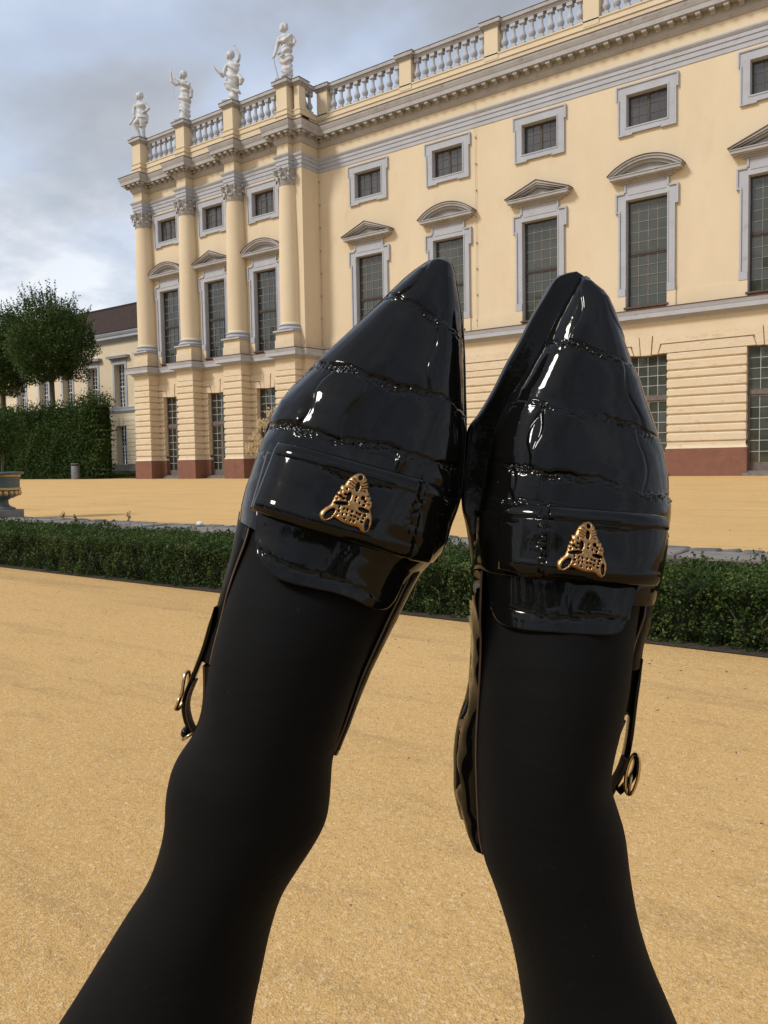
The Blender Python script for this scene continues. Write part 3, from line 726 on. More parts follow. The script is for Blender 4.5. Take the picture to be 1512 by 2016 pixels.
def grid_sash(x0, x1, z0, z1, cols, rows, nb, frame, bar, mb, skipf=False):
    """frame and glazing bars, returns the pane rectangles"""
    if not skipf:
        mb.box(x0, x0 + frame, nb - 0.03, nb + 0.035, z0, z1); mb.box(x1 - frame, x1, nb - 0.03, nb + 0.035, z0, z1)
        mb.box(x0 + frame, x1 - frame, nb - 0.03, nb + 0.035, z0, z0 + frame); mb.box(x0 + frame, x1 - frame, nb - 0.03, nb + 0.035, z1 - frame, z1)
    a0, a1, b0, b1 = x0 + frame, x1 - frame, z0 + frame, z1 - frame
    pw = (a1 - a0 - bar * (cols - 1)) / cols; ph = (b1 - b0 - bar * (rows - 1)) / rows
    mb.cur = 1
    for i in range(1, cols): mb.box(a0 + i * (pw + bar) - bar, a0 + i * (pw + bar), nb - 0.02, nb + 0.02, b0, b1)
    for j in range(1, rows):
        for i in range(cols):
            mb.box(a0 + i * (pw + bar), a0 + i * (pw + bar) + pw, nb - 0.02, nb + 0.018, b0 + j * (ph + bar) - bar, b0 + j * (ph + bar))
    mb.cur = 0
    return [(a0 + i * (pw + bar) + pw / 2, b0 + j * (ph + bar) + ph / 2, pw, ph) for i in range(cols) for j in range(rows)]
pane_cache = {}
def panes(rects, nb, parent, at, mat, joined=False):
    if joined:
        b = MB()
        for x, z, pw, ph in rects:
            t1, t2 = random.gauss(0, 0.011), random.gauss(0, 0.011)
            b.add([(x + sx * pw / 2, -(nb + sx * t1 * pw + sz * t2 * ph), z + sz * ph / 2) for sx, sz in ((-1, -1), (1, -1), (1, 1), (-1, 1))], [(0, 1, 2, 3)])
        tag(b.build('window_panes', mat, parent, at, recalc=False), kind='stuff')
        return
    for x, z, pw, ph in rects:
        key = (round(pw, 3), round(ph, 3), mat.name)
        if key not in pane_cache:
            b = MB(); b.box(-pw / 2 - 0.004, pw / 2 + 0.004, -0.006, 0.0, -ph / 2 - 0.004, ph / 2 + 0.004)
            pane_cache[key] = b.mesh('pane', mat)
        inst('pane', pane_cache[key], parent, (at[0] + x, at[1] - nb, z), (random.gauss(0, 0.011), 0, random.gauss(0, 0.011)))
NB = -0.22
tallm = surround_tall(); pedm = {'tri': pediment('tri'), 'seg': pediment('seg')}
b = MB()
r_up = grid_sash(-0.858, 0.858, 9.60, 11.82, 4, 5, NB, 0.06, 0.02, b)
r_lo = grid_sash(-0.858, 0.858, 7.31, 9.545, 4, 5, NB + 0.01, 0.06, 0.02, b)
b.box(-0.858, 0.858, NB - 0.03, NB + 0.07, 9.545, 9.60)
tallsash = b.mesh('sash', [M['wood'], M['bar']])
tall_rects = r_up + r_lo
def surround_attic():
    b = MB()
    for g_ in (-1, 1):
        x = sorted((g_ * 0.867, g_ * 1.23)); b.box(x[0], x[1], -0.02, 0.07, 14.62, 16.09)
        x = sorted((g_ * 0.867, g_ * 1.314)); b.box(x[0], x[1], -0.02, 0.07, 16.09, 16.242)
        x = sorted((g_ * 0.60, g_ * 1.23)); b.box(x[0], x[1], -0.02, 0.07, 14.56, 14.62)
        x = sorted((g_ * 1.17, g_ * 1.23)); b.box(x[0], x[1], 0.07, 0.115, 14.56, 16.09)
        x = sorted((g_ * 1.254, g_ * 1.314)); b.box(x[0], x[1], 0.07, 0.115, 16.05, 16.59)
        x = sorted((g_ * 0.60, g_ * 1.17)); b.box(x[0], x[1], 0.07, 0.11, 14.56, 14.61)
        x = sorted((g_ * 0.865, g_ * 0.92)); b.box(x[0], x[1], -0.02, 0.095, 14.85, 16.30)
    for g_ in (-1, 1):
        x = sorted((g_ * 0.843, g_ * 0.864)); b.box(x[0], x[1], -0.30, 0.03, 14.905, 16.22)
    b.box(-0.863, 0.863, -0.30, 0.03, 16.22, 16.238); b.box(-0.863, 0.863, -0.30, 0.03, 14.902, 14.918)
    b.box(-0.867, 0.867, -0.02, 0.07, 14.62, 14.898)
    b.box(-1.314, 1.314, -0.02, 0.07, 16.242, 16.65)
    b.box(-1.314, 1.314, 0.07, 0.115, 16.59, 16.65)
    b.box(-0.60, 0.60, 0.07, 0.11, 14.62, 14.67)
    b.box(-0.865, 0.865, 0.07, 0.092, 14.84, 14.898); b.box(-0.865, 0.865, 0.07, 0.092, 16.242, 16.30)
    return b.mesh('attic_window', M['trim'])
atticm = surround_attic()
b = MB()
attic_rects = grid_sash(-0.843, 0.0, 14.918, 16.22, 2, 3, NB, 0.055, 0.016, b) + grid_sash(0.0, 0.843, 14.918, 16.22, 2, 3, NB, 0.055, 0.016, b)
atticsash = b.mesh('sash', [M['wood'], M['bardark']])
b = MB()
door_rects = grid_sash(-DOOR_W, DOOR_W, 3.42, DOOR_H + 0.01, 4, 4, NB, 0.06, 0.026, b)
for x0 in (-DOOR_W, 0.0):
    b.box(x0, x0 + DOOR_W, NB - 0.03, NB + 0.045, 0.20, 0.46)
    door_rects += grid_sash(x0, x0 + DOOR_W, 0.46, 3.26, 2, 6, NB, 0.085, 0.026, b)
b.box(-DOOR_W, DOOR_W, NB - 0.03, NB + 0.075, 3.26, 3.42)
doorm = b.mesh('door', [M['doorwood'], M['barlight']])
b = MB(); b.box(-1.0, 1.0, -0.3, 0.22, 0.0, 0.12); b.box(-0.95, 0.95, -0.3, 0.10, 0.12, 0.20)
stepm = b.mesh('door_step', M['stonegrey'])
def bay(c, n, kind, single_panes, door_single):
    at = (c, D - n, 0); gm = M['glass'] if n == 0 else M['glass2']
    wo = inst('window', tallm, palace, at)
    inst('pediment', pedm[kind], wo, at)
    inst('sash', tallsash, wo, at)
    panes(tall_rects, NB, wo, at, gm, not single_panes)
    wo = inst('attic_window', atticm, palace, at)
    inst('sash', atticsash, wo, at)
    panes(attic_rects, NB, wo, at, M['glass_attic'], not single_panes)
    do = inst('door', doorm, palace, at)
    inst('door_step', stepm, do, at)
    panes(door_rects, NB, do, at, gm, not door_single)
for k, c in enumerate(WIN):
    bay(c, 0, 'tri' if k % 2 == 0 else 'seg', k <= 4, k == 3)
for k, c in enumerate(PWIN):
    bay(c, PN, 'seg' if k % 2 == 0 else 'tri', False, False)
# near-black slabs behind the glass, the unlit rooms' darkness put into the colour
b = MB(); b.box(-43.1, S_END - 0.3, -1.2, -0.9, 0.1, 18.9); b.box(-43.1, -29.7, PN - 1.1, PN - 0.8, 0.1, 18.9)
part(b, 'room_dark_slab', M['core'])

# ---- columns
def leaf_strip(b, ang, r0, z0, h, wd, curl, seg=7):
    ca, sa = math.cos(ang), math.sin(ang)
    rows = []
    for i in range(seg + 1):
        t = i / seg
        if t < 0.72:
            r = r0 + 0.03 + 0.05 * t; z = z0 + h * t / 0.72 * 0.92
        else:
            q = (t - 0.72) / 0.28 * PI * 1.15
            r = r0 + 0.066 + curl * (1 - math.cos(q)) * 0.5 * 1.3; z = z0 + h * 0.92 + curl * 0.55 * math.sin(q) - 0.02 * q
        wv = wd * (0.75 + 0.45 * math.sin(PI * min(1, t * 1.15)) + 0.12 * (i % 2)) * (1 if t < 0.9 else 0.7)
        for k, off in enumerate((-1, -0.45, 0, 0.45, 1)):
            y = off * wv / 2; rr = r - abs(off) * 0.03 + (0.015 if k == 2 else 0)
            rows.append((rr * ca - y * sa, rr * sa + y * ca, z))
    fs = [(i * 5 + k, i * 5 + k + 1, (i + 1) * 5 + k + 1, (i + 1) * 5 + k) for i in range(seg) for k in range(4)]
    b.add(rows, fs)
cb = MB()
cb.lathe([(0.50, 15.90), (0.545, 15.915), (0.545, 15.955), (0.505, 15.97), (0.50, 16.1), (0.51, 16.4), (0.55, 16.6), (0.60, 16.70)], seg=24)
for k in range(8):
    leaf_strip(cb, 2 * PI * (k + 0.5) / 8, 0.50, 15.98, 0.30, 0.30, 0.13)
    leaf_strip(cb, 2 * PI * k / 8, 0.505, 15.98, 0.52, 0.28, 0.15)
for k in range(4):
    an = PI / 4 + k * PI / 2
    pts = []
    for i in range(15):
        q = i / 14 * 3.4 * PI
        rr = 0.115 * (1 - i / 18)
        pts.append(((0.70 + rr * math.cos(q + PI)) * math.cos(an), (0.70 + rr * math.cos(q + PI)) * math.sin(an), 16.60 + rr * math.sin(q + PI) * 1.0 + 0.03))
    pts = [(0.48 * math.cos(an), 0.48 * math.sin(an), 16.30)] + pts
    cb.tube(pts, [0.05] + [0.045] * 14 + [0.03], 6)
    an2 = k * PI / 2
    cb.tube([(0.5 * math.cos(an2 - 0.25), 0.5 * math.sin(an2 - 0.25), 16.35), (0.60 * math.cos(an2 - 0.14), 0.60 * math.sin(an2 - 0.14), 16.60), (0.60 * math.cos(an2 - 0.05), 0.60 * math.sin(an2 - 0.05), 16.58)], 0.032, 6)
    cb.tube([(0.5 * math.cos(an2 + 0.25), 0.5 * math.sin(an2 + 0.25), 16.35), (0.60 * math.cos(an2 + 0.14), 0.60 * math.sin(an2 + 0.14), 16.60), (0.60 * math.cos(an2 + 0.05), 0.60 * math.sin(an2 + 0.05), 16.58)], 0.032, 6)
    cb.ball((0.62 * math.cos(an2), 0.62 * math.sin(an2), 16.76), (0.09, 0.09, 0.09), 8, 5)
ab = []
for k in range(4):                                        # concave abacus
    a0 = PI / 4 + k * PI / 2
    for t in np.linspace(0, 1, 7)[:-1]:
        p = Vector((0.84 * math.cos(a0), 0.84 * math.sin(a0))).lerp(Vector((0.84 * math.cos(a0 + PI / 2), 0.84 * math.sin(a0 + PI / 2))), t)
        p *= 1 - 0.10 * math.sin(PI * t); ab.append(p)
cb.rings([[(p.x * k_, p.y * k_, z) for p in ab] for k_, z in ((0.93, 16.70), (0.95, 16.74), (1.0, 16.75), (1.0, 16.799))])
capm = cb.mesh('capital', M['trim_shaded'], smooth=40)
cs = MB()
cs.lathe([(0.655, 8.46), (0.64, 8.50), (0.615, 8.54)] + [(0.612 - 0.105 * max(0, (t - 0.25) / 0.75) ** 1.5, 8.54 + 7.37 * t) for t in np.linspace(0, 1, 9)], seg=36)
colm = cs.mesh('column', M['plaster'], smooth=40)
cb2 = MB()
pr = [(0.70, 8.12), (0.70, 8.13)]
for q in np.linspace(-PI / 2, PI / 2, 7): pr.append((0.68 + 0.075 * math.cos(q), 8.205 + 0.075 * math.sin(q)))
pr += [(0.66, 8.29), (0.635, 8.31), (0.635, 8.345), (0.66, 8.365)]
for q in np.linspace(-PI / 2, PI / 2, 6): pr.append((0.65 + 0.045 * math.cos(q), 8.412 + 0.045 * math.sin(q)))
pr += [(0.65, 8.462), (0.6, 8.465)]
cb2.lathe(pr, seg=36)
cb2.box(-0.74, 0.74, -0.5, 0.74, 8.035, 8.12)
basem = cb2.mesh('column_base', M['trim'], smooth=40)
ped = MB()
ped.vblock(-0.665, 0.665, -0.25, 0.60, 7.62, 8.036, 0.012); ped.vblock(-0.70, 0.70, -0.25, 0.64, 7.18, 7.62, 0.012)
pedem = ped.mesh('pedestal', M['rustic'])
for q in PIL:
    at = (q, D - 1.40, 0)
    c = inst('column', colm, palace, at)
    inst('capital', capm, c, at); inst('column_base', basem, c, at); inst('pedestal', pedem, c, at)

# ---- balustrade
ZB = 19.97
bl = MB()
bp_ = [(0.0, ZB), (0.165, ZB), (0.165, ZB + 0.13)]
bl.box(-0.15, 0.15, -0.15, 0.15, ZB, ZB + 0.145)
kz = 0.905
bl.lathe([(r_, ZB + z_ * kz) for r_, z_ in ((0.11, 0.16), (0.13, 0.19), (0.10, 0.22), (0.085, 0.25), (0.125, 0.31), (0.165, 0.40), (0.175, 0.46), (0.155, 0.54), (0.11, 0.64), (0.085, 0.75), (0.08, 0.90), (0.085, 1.0), (0.115, 1.02), (0.115, 1.05), (0.085, 1.06))], seg=14)
bl.box(-0.14, 0.14, -0.14, 0.14, ZB + 1.06 * kz, ZB + 1.13)
balm = bl.mesh('baluster', M['trim'], smooth=40)
bal = MB()
PIERX = [-29.2] + [(WIN[k] + WIN[k + 1]) / 2 for k in range(6)]
BB = brk(0.44, 1.84, 1.46, PIL[0] - 0.44)
bal.sweep(BB, [(0.0, 19.0), (0.0, 19.56), (0.045, 19.58), (0.045, 19.63), (-0.02, 19.65), (-0.02, 19.82), (0.02, 19.86), (0.02, ZB - 0.05), (-0.05, ZB - 0.03), (-0.30, ZB)])
bal.box(CORN - 0.2, S_END, -0.45, -0.12, 19.05, ZB); bal.box(-43.3, CORN, 0.7, 1.3, 19.05, ZB); 
balus = part(bal, 'balustrade', M['plaster'])
def sub(mb, name, mat): return mb.build(name, mat, balus, O)
def rail(s0, s1, n, axis='s'):
    b = MB()
    for hw, z0, z1 in ((0.16, ZB + 1.13, ZB + 1.19), (0.19, ZB + 1.19, ZB + 1.25), (0.22, ZB + 1.25, ZB + 1.28), (0.26, ZB + 1.28, ZB + 1.44)):
        if axis == 's': b.box(s0, s1, n - hw, n + hw, z0, z1)
        else: b.box(n - hw, n + hw, s0, s1, z0, z1)
    b.cur = 1
    if axis == 's': b.box(s0, s1, n - 0.275, n + 0.275, ZB + 1.44, ZB + 1.47)
    else: b.box(n - 0.275, n + 0.275, s0, s1, ZB + 1.44, ZB + 1.47)
    b.build('handrail', [M['trim_shaded'], M['flash']], balus, O)
def bpier(s0, s1, n0, n1):
    b = MB(); b.box(s0, s1, n0, n1, ZB - 0.3, ZB + 1.13)
    b.cur = 1
    for e_, z0, z1 in ((0.035, ZB + 1.13, ZB + 1.19), (0.08, ZB + 1.19, ZB + 1.25), (0.12, ZB + 1.25, ZB + 1.28), (0.18, ZB + 1.28, ZB + 1.443)): b.box(s0 - e_, s1 + e_, n0 - e_, n1 + e_, z0, z1)
    b.cur = 2; b.box(s0 - 0.20, s1 + 0.20, n0 - 0.20, n1 + 0.20, ZB + 1.443, ZB + 1.475)
    b.build('balustrade_pier', [M['plaster'], M['trim_shaded'], M['flash']], balus, O)
for q in PIL: bpier(q - 0.38, q + 0.38, 0.85, 1.78)
bpier(PIL[3] + 0.60, CORN - 0.06, 0.92, 1.42)
for x in PIERX: bpier(x - 0.36, x + 0.36, -0.56, 0.02)
NR = -0.26
for k in range(len(PIERX)):
    a0 = PIERX[k] + 0.36; a1 = PIERX[k + 1] - 0.36 if k + 1 < len(PIERX) else S_END
    rail(a0 + 0.13, a1 - 0.13, NR)
    cnt = 9 if k + 1 < len(PIERX) else 7
    for j in range(cnt): inst('baluster', balm, balus, (a0 + (a1 - a0) * (j + 0.5) / cnt, D - NR, 0))
for k in range(3):
    a0, a1 = PIL[k] + 0.38, PIL[k + 1] - 0.38
    rail(a0 + 0.13, a1 - 0.13, 1.16)
    for j in range(7): inst('baluster', balm, balus, (a0 + (a1 - a0) * (j + 0.5) / 7, D - 1.16, 0))
rail(0.15, 0.79, CORN - 0.32, 'n')
for j in range(2): inst('baluster', balm, balus, (CORN - 0.32, D - (0.27 + 0.42 * j), 0))

# lightning conductors down the wall
for x, n in ((-19.62, 0.05), (CORN + 0.06, 0.06)):
    b = MB(); zs = [18.0, 17.6, 17.3, 16.7] + list(np.linspace(16.5, 7.3, 10))
    nn = [n + 0.02, n + 0.02, n + 0.16, n + 0.1] + [n + 0.02] * 10
    b.tube([(x + 0.012 * math.sin(i * 2.1), -v, z) for i, (z, v) in enumerate(zip(zs, nn))], 0.008, 5)
    for z in np.linspace(16.3, 7.6, 8): b.box(x - 0.03, x + 0.03, n - 0.06, n + 0.04, z, z + 0.05)
    part(b, 'conductor_cable', M['cable'])

# ------------------------------------------------------------------ statues on the balustrade piers
def make_statue(name, at, yawz, build, label):
    b = MB()
    build(b)
    me = b.mesh(name, M['statue'], smooth=True)
    o = inst(name, me, None, at, (0, 0, yawz), (1.14, 1.14, 1.05))
    rm = o.modifiers.new('remesh', 'REMESH'); rm.mode = 'VOXEL'; rm.voxel_size = 0.02; rm.use_smooth_shade = True
    tag(o, label, 'statue', 'statues on the balustrade')
    p = MB()
    p.box(-0.40, 0.40, -0.40, 0.40, 0.0, 0.13)
    p.build('statue_plinth', M['trim_shaded'], o, at)
    return o
def drape(b, st, seg=28, amp=0.05, freq=17, twist=1.5, ph=0.0):
    """st: (x, y, z, rx, ry) stations of a wrapped body, folds run round it on the slant"""
    zs = [s[2] for s in st]
    k = int((max(zs) - min(zs)) / 0.028)
    rs = []
    for z in np.linspace(min(zs), max(zs), k):
        x, y, rx, ry = [np.interp(z, zs, [s[j] for s in st]) for j in (0, 1, 3, 4)]
        ring = []
        for i in range(seg):
            a = 2 * PI * i / seg
            sl = z + 0.16 * math.sin(a + ph) + 0.07 * math.sin(2 * a + 3 * ph + 2.2 * z)
            am = 0.72 + 0.28 * math.sin(2.7 * z + 1.4 * a + ph)
            fold = math.sin(freq * 0.62 * sl + 1.1 * math.sin(3.1 * z + ph)) * 0.6 + math.sin(freq * 1.35 * sl - 1.7 * math.sin(a - ph)) * 0.4
            fold += 0.45 * math.sin(7 * a + 4 * z + ph) * (1 - am)
            f = 0.94 + amp * 4.6 * am * (abs(fold) ** 0.8 * (1 if fold > 0 else -1))
            ring.append((x + rx * f * math.cos(a), y + ry * f * math.sin(a), z))
        rs.append(ring)
    b.rings(rs)
def head(b, c, turn, tall=0.23):
    """smooth head with a flat oval in place of a face and banded hair"""
    b.ball(c, (0.185, 0.19, tall), 16, 12)
    d = Vector((math.sin(turn), -math.cos(turn), -0.1)); r = Vector((math.cos(turn), math.sin(turn), 0))
    ctr = Vector(c) + d * 0.12 - Vector((0, 0, 0.02))
    for k_, off in ((1.0, 0.0), (0.86, 0.035)):
        b.rings([[ctr + d * (off + o_) + r * math.cos(2 * PI * i / 16) * 0.14 * k_ + Vector((0, 0, 1)) * math.sin(2 * PI * i / 16) * 0.20 * k_ for i in range(16)] for o_ in (-0.05, 0.03)])
    for j in range(5):
        z = -0.10 + 0.065 * j
        rr = 0.195 * math.sqrt(max(0.05, 1 - (z / tall) ** 2)) + 0.012
        pts = [Vector(c) - d * math.cos(a) * rr + r * math.sin(a) * rr + Vector((0, 0, z + 0.03 * math.cos(a))) for a in np.linspace(-1.9, 1.9, 10)]
        b.tube(pts, 0.032, 6)
    b.tube([Vector(c) - Vector((0, 0, 0.18)), Vector(c) - Vector((0, 0, 0.42))], [0.085, 0.11], 10)
def limb(b, pts, rad): b.tube(pts, rad, 10)
def hand(b, c, s=0.055):
    b.ball(c, (s, s, s * 1.25), 8, 6)
def st_a(b):
    head(b, (0.0, -0.02, 2.62), -0.9)
    drape(b, [(0.08, 0, 1.28, 0.36, 0.25), (0.06, 0, 1.55, 0.30, 0.23), (0.03, 0, 1.8, 0.26, 0.2), (0.03, 0, 2.05, 0.31, 0.22), (0.03, 0, 2.22, 0.27, 0.18), (0.0, 0, 2.33, 0.12, 0.12)], amp=0.05, freq=12)
    drape(b, [(0.11, 0, 0.78, 0.20, 0.2), (0.10, 0, 1.0, 0.27, 0.23), (0.08, 0, 1.36, 0.30, 0.24)], amp=0.04, freq=9, ph=1)
    limb(b, [(0.30, 0, 2.18), (0.42, 0.02, 1.98), (0.56, -0.02, 1.80), (0.46, -0.1, 1.66), (0.30, -0.16, 1.58)], [0.10, 0.10, 0.085, 0.07, 0.06])
    limb(b, [(-0.24, -0.05, 2.14), (-0.33, -0.1, 1.9), (-0.30, -0.16, 1.66), (-0.28, -0.2, 1.5)], [0.10, 0.10, 0.09, 0.07])
    b.tube([(-0.22, -0.2, 1.42), (-0.40, -0.24, 1.1), (-0.54, -0.28, 0.92)], [0.055, 0.06, 0.075], 8)
    limb(b, [(-0.02, -0.06, 1.30), (-0.16, -0.16, 1.06), (-0.24, -0.24, 0.96), (-0.12, -0.1, 0.55), (-0.03, -0.08, 0.2), (-0.06, -0.2, 0.16)], [0.17, 0.15, 0.11, 0.10, 0.06, 0.06])
    limb(b, [(0.16, 0.02, 1.2), (0.17, 0, 0.75), (0.15, 0.02, 0.5), (0.17, 0.06, 0.2), (0.14, -0.06, 0.16)], [0.16, 0.10, 0.10, 0.06, 0.06])
    b.tube([(0.24, 0.05, 1.75), (0.34, 0.03, 1.4), (0.36, 0.0, 1.02)], [0.10, 0.15, 0.10], 8)
    hand(b, (-0.28, -0.2, 1.46)); hand(b, (0.28, -0.17, 1.57))
    b.tube([(-0.1, -0.1, 0.14), (0.2, 0.0, 0.14)], 0.12, 8)
def st_b(b):
    head(b, (0.0, -0.02, 2.72), -0.75)
    drape(b, [(0.0, 0, 0.12, 0.27, 0.25), (-0.02, 0, 0.3, 0.30, 0.27), (0.05, 0, 0.7, 0.29, 0.26), (0.06, 0, 1.1, 0.30, 0.25), (0.06, 0, 1.35, 0.35, 0.27), (0.07, 0, 1.6, 0.33, 0.25), (0.08, 0, 1.85, 0.27, 0.21), (0.08, 0, 2.1, 0.30, 0.21), (0.08, 0, 2.28, 0.29, 0.17), (0.0, 0, 2.42, 0.11, 0.11)], amp=0.055, freq=19, ph=0.6)
    limb(b, [(-0.18, -0.05, 2.26), (-0.36, -0.16, 2.16), (-0.52, -0.24, 2.32), (-0.56, -0.28, 2.62), (-0.56, -0.3, 2.92)], [0.10, 0.09, 0.085, 0.065, 0.05])
    limb(b, [(0.34, 0, 2.22), (0.32, -0.12, 2.0), (0.12, -0.26, 2.1), (-0.16, -0.32, 2.32), (-0.28, -0.34, 2.42)], [0.10, 0.095, 0.08, 0.06, 0.05])
    b.tube([(-0.56, -0.34, 2.98), (-0.28, -0.36, 2.40)], 0.026, 7)
    b.tube([(-0.47, -0.30, 2.2), (-0.43, -0.3, 1.8), (-0.38, -0.28, 1.36)], 0.017, 6)
    b.tube([(0.36, 0.02, 2.0), (0.46, 0.0, 1.8), (0.42, 0, 1.4)], [0.08, 0.11, 0.09], 8)
    hand(b, (-0.56, -0.31, 2.97)); hand(b, (-0.29, -0.35, 2.43))
def st_c(b):
    head(b, (-0.05, -0.02, 2.62), -1.0)
    drape(b, [(0.08, 0, 0.12, 0.22, 0.22), (0.05, 0, 0.3, 0.33, 0.28), (0.05, 0, 0.6, 0.24, 0.24), (0.0, 0, 0.9, 0.33, 0.27), (0.02, 0, 1.15, 0.46, 0.30), (0.05, 0, 1.45, 0.36, 0.27), (0.07, 0, 1.8, 0.33, 0.25), (0.05, 0, 2.05, 0.35, 0.23), (0.05, 0, 2.2, 0.28, 0.17), (0, 0, 2.32, 0.11, 0.11)], amp=0.06, freq=15, ph=2.0, twist=1.1)
    limb(b, [(0.24, 0, 2.16), (0.40, -0.02, 2.34), (0.45, -0.03, 2.56), (0.32, -0.06, 2.82), (0.20, -0.08, 3.08)], [0.11, 0.10, 0.085, 0.06, 0.045])
    b.tube([(0.2, -0.08, 3.06), (0.16, -0.09, 3.18)], [0.04, 0.02], 6)
    limb(b, [(-0.24, -0.04, 2.1), (-0.36, -0.1, 1.8), (-0.38, -0.2, 1.5), (-0.34, -0.3, 1.4)], [0.10, 0.095, 0.08, 0.06])
    c = Vector((-0.58, -0.34, 1.72)); ux = Vector((0.60, 0, -0.80)); uy = Vector((0.3, -0.9, 0.25)).normalized(); uz = ux.cross(uy)
    b.rings([[c + ux * sx * 0.30 + uy * sy * 0.15 + uz * o_ for sx, sy in ((-1, -1), (1, -1), (1, 1), (-1, 1))] for o_ in (-0.045, 0.045)])
    hand(b, (-0.38, -0.3, 1.45), 0.075); hand(b, (0.2, -0.08, 3.07))
    b.tube([(0.36, 0.0, 1.5), (0.56, -0.06, 1.2), (0.5, -0.1, 0.95)], [0.13, 0.15, 0.08], 8)
    b.tube([(0.1, -0.2, 0.7), (0.42, -0.16, 0.55), (0.5, -0.1, 0.45)], [0.08, 0.10, 0.05], 8)
def st_d(b):
    head(b, (-0.06, -0.02, 2.80), -0.55, 0.25)
    drape(b, [(0.06, 0, 0.34, 0.27, 0.23), (0.06, 0, 0.6, 0.33, 0.27), (0.05, 0, 0.8, 0.27, 0.24), (0.02, 0, 1.05, 0.33, 0.26), (0.02, 0, 1.3, 0.38, 0.28), (0.03, 0, 1.5, 0.30, 0.23), (0.06, 0, 1.8, 0.29, 0.22), (0.05, 0, 2.15, 0.37, 0.24), (0.05, 0, 2.36, 0.33, 0.18), (0, 0, 2.48, 0.11, 0.11)], amp=0.045, freq=18, ph=3.1, twist=0.8)
    for x in (-0.08, 0.20): limb(b, [(x, 0, 0.5), (x + 0.01, 0.02, 0.16), (x - 0.02, -0.1, 0.14)], [0.12, 0.075, 0.06])
    limb(b, [(-0.28, -0.02, 2.3), (-0.38, -0.06, 1.95), (-0.44, -0.16, 1.55), (-0.52, -0.26, 1.24)], [0.11, 0.10, 0.085, 0.06])
    b.tube([(-0.54, -0.27, 1.34), (-0.42, -0.26, 0.7), (-0.28, -0.26, 0.13)], [0.04, 0.042, 0.045], 8)
    limb(b, [(0.36, 0, 2.3), (0.48, 0, 2.05), (0.46, -0.1, 1.84), (0.30, -0.2, 1.9)], [0.11, 0.10, 0.09, 0.07])
    b.tube([(-0.30, -0.22, 1.40), (-0.14, -0.3, 1.46), (-0.02, -0.28, 1.34), (-0.12, -0.28, 1.22)], 0.07, 8)
    b.tube([(-0.28, -0.16, 2.1), (0.05, -0.26, 2.0), (0.38, -0.1, 2.36)], [0.07, 0.09, 0.06], 8)
    hand(b, (-0.53, -0.27, 1.27), 0.07)
ZP = ZB + 1.475
for q, fn, lb in zip(PIL, (st_a, st_b, st_c, st_d), (
        'leftmost white statue, hand on hip, bare legs, holding a short club',
        'white draped statue playing a flute with one forearm raised, second from the left',
        'white draped statue holding a tablet and raising one arm above its head',
        'rightmost white draped statue with oval blank face leaning on a staff')):
    make_statue('statue', (q, D - 1.36, ZP), 0.35, fn, lb)

# ------------------------------------------------------------------ the lower wing behind
YL = D + 10.0
lw = empty('low_wing', (-68, YL, 0.4))
tag(lw, 'paler low wing with steep brown tiled roof behind the clipped trees', 'building')
OL = (0, YL, 0)
LC = [-61.8 - 4.06 * k for k in range(9)]
b = MB()
ops = [o for c in LC for o in ((c - 0.75, c + 0.75, 6.15, 9.95), (c - 0.75, c + 0.75, 1.0, 4.45))]
wall_grid(b, 0, -100, -43.4, 0.3, 12.0, ops, 0.55)
b.build('wall', M['cream'], lw, OL, recalc=False)
b = MB()
b.sweep([(-100, 0), (-43.4, 0)], [(0.0, 11.9), (0.05, 11.95), (0.08, 12.1), (0.2, 12.2), (0.45, 12.22), (0.45, 12.42), (0.5, 12.46), (0.6, 12.66), (0.6, 12.76), (0, 12.80)])
b.build('cornice', M['trim'], lw, OL)
b = MB(); b.sweep([(-100, 0), (-43.4, 0)], [(0, 5.6), (0.06, 5.64), (0.16, 5.8), (0.16, 5.95), (0.2, 6.1), (0, 6.16)])
b.build('string_course', M['trim'], lw, OL)
b = MB(); b.box(-100, -43.4, 0, 0.05, 0.2, 1.0); b.build('plinth', M['stonegrey'], lw, OL)
rf = MB(); nr_ = 24                             # lapped courses of flat tiles
for i in range(nr_):
    y0, z0 = -0.64 + 5.04 * i / nr_, 12.77 + 3.58 * i / nr_; y1, z1 = -0.64 + 5.04 * (i + 1.15) / nr_, 12.77 + 3.58 * (i + 1.15) / nr_
    rf.add([(-101, y0, z0 + 0.05), (-43.4, y0, z0 + 0.05), (-43.4, y1, z1 - 0.01), (-101, y1, z1 - 0.01), (-101, y0, z0 - 0.02), (-43.4, y0, z0 - 0.02)], [(0, 1, 2, 3), (4, 5, 1, 0)])
rf.add([(-101, 4.4, 16.35), (-43.4, 4.4, 16.35), (-43.4, 10, 12.5), (-101, 10, 12.5)], [(0, 1, 2, 3)])
ro = rf.build('roof', M['roof'], lw, OL, recalc=False)
uv = ro.data.uv_layers.new(name='uv')
for p_ in ro.data.polygons:
    for li in p_.loop_indices:
        co = ro.data.vertices[ro.data.loops[li].vertex_index].co
        uv.data[li].uv = (co.x, (co.y + 0.64) / 5.04 * nr_ * 0.34)
b = MB(); b.tube([(-101, 4.4, 16.38), (-43.4, 4.4, 16.38)], 0.14, 8); b.build('ridge_tiles', M['roof'], ro, OL)
sb = MB()
for g_ in (-1, 1):
    x = sorted((g_ * 0.752, g_ * 1.0)); sb.box(x[0], x[1], -0.02, 0.06, 6.16, 10.2)
sb.box(-0.752, 0.752, -0.02, 0.06, 9.952, 10.2)
sb.box(-1.0, 1.0, -0.02, 0.05, 10.2, 10.42); sb.box(-1.25, 1.25, -0.02, 0.2, 10.42, 10.5); sb.box(-1.42, 1.42, -0.02, 0.38, 10.5, 10.62); sb.box(-1.48, 1.48, -0.02, 0.42, 10.62, 10.7)
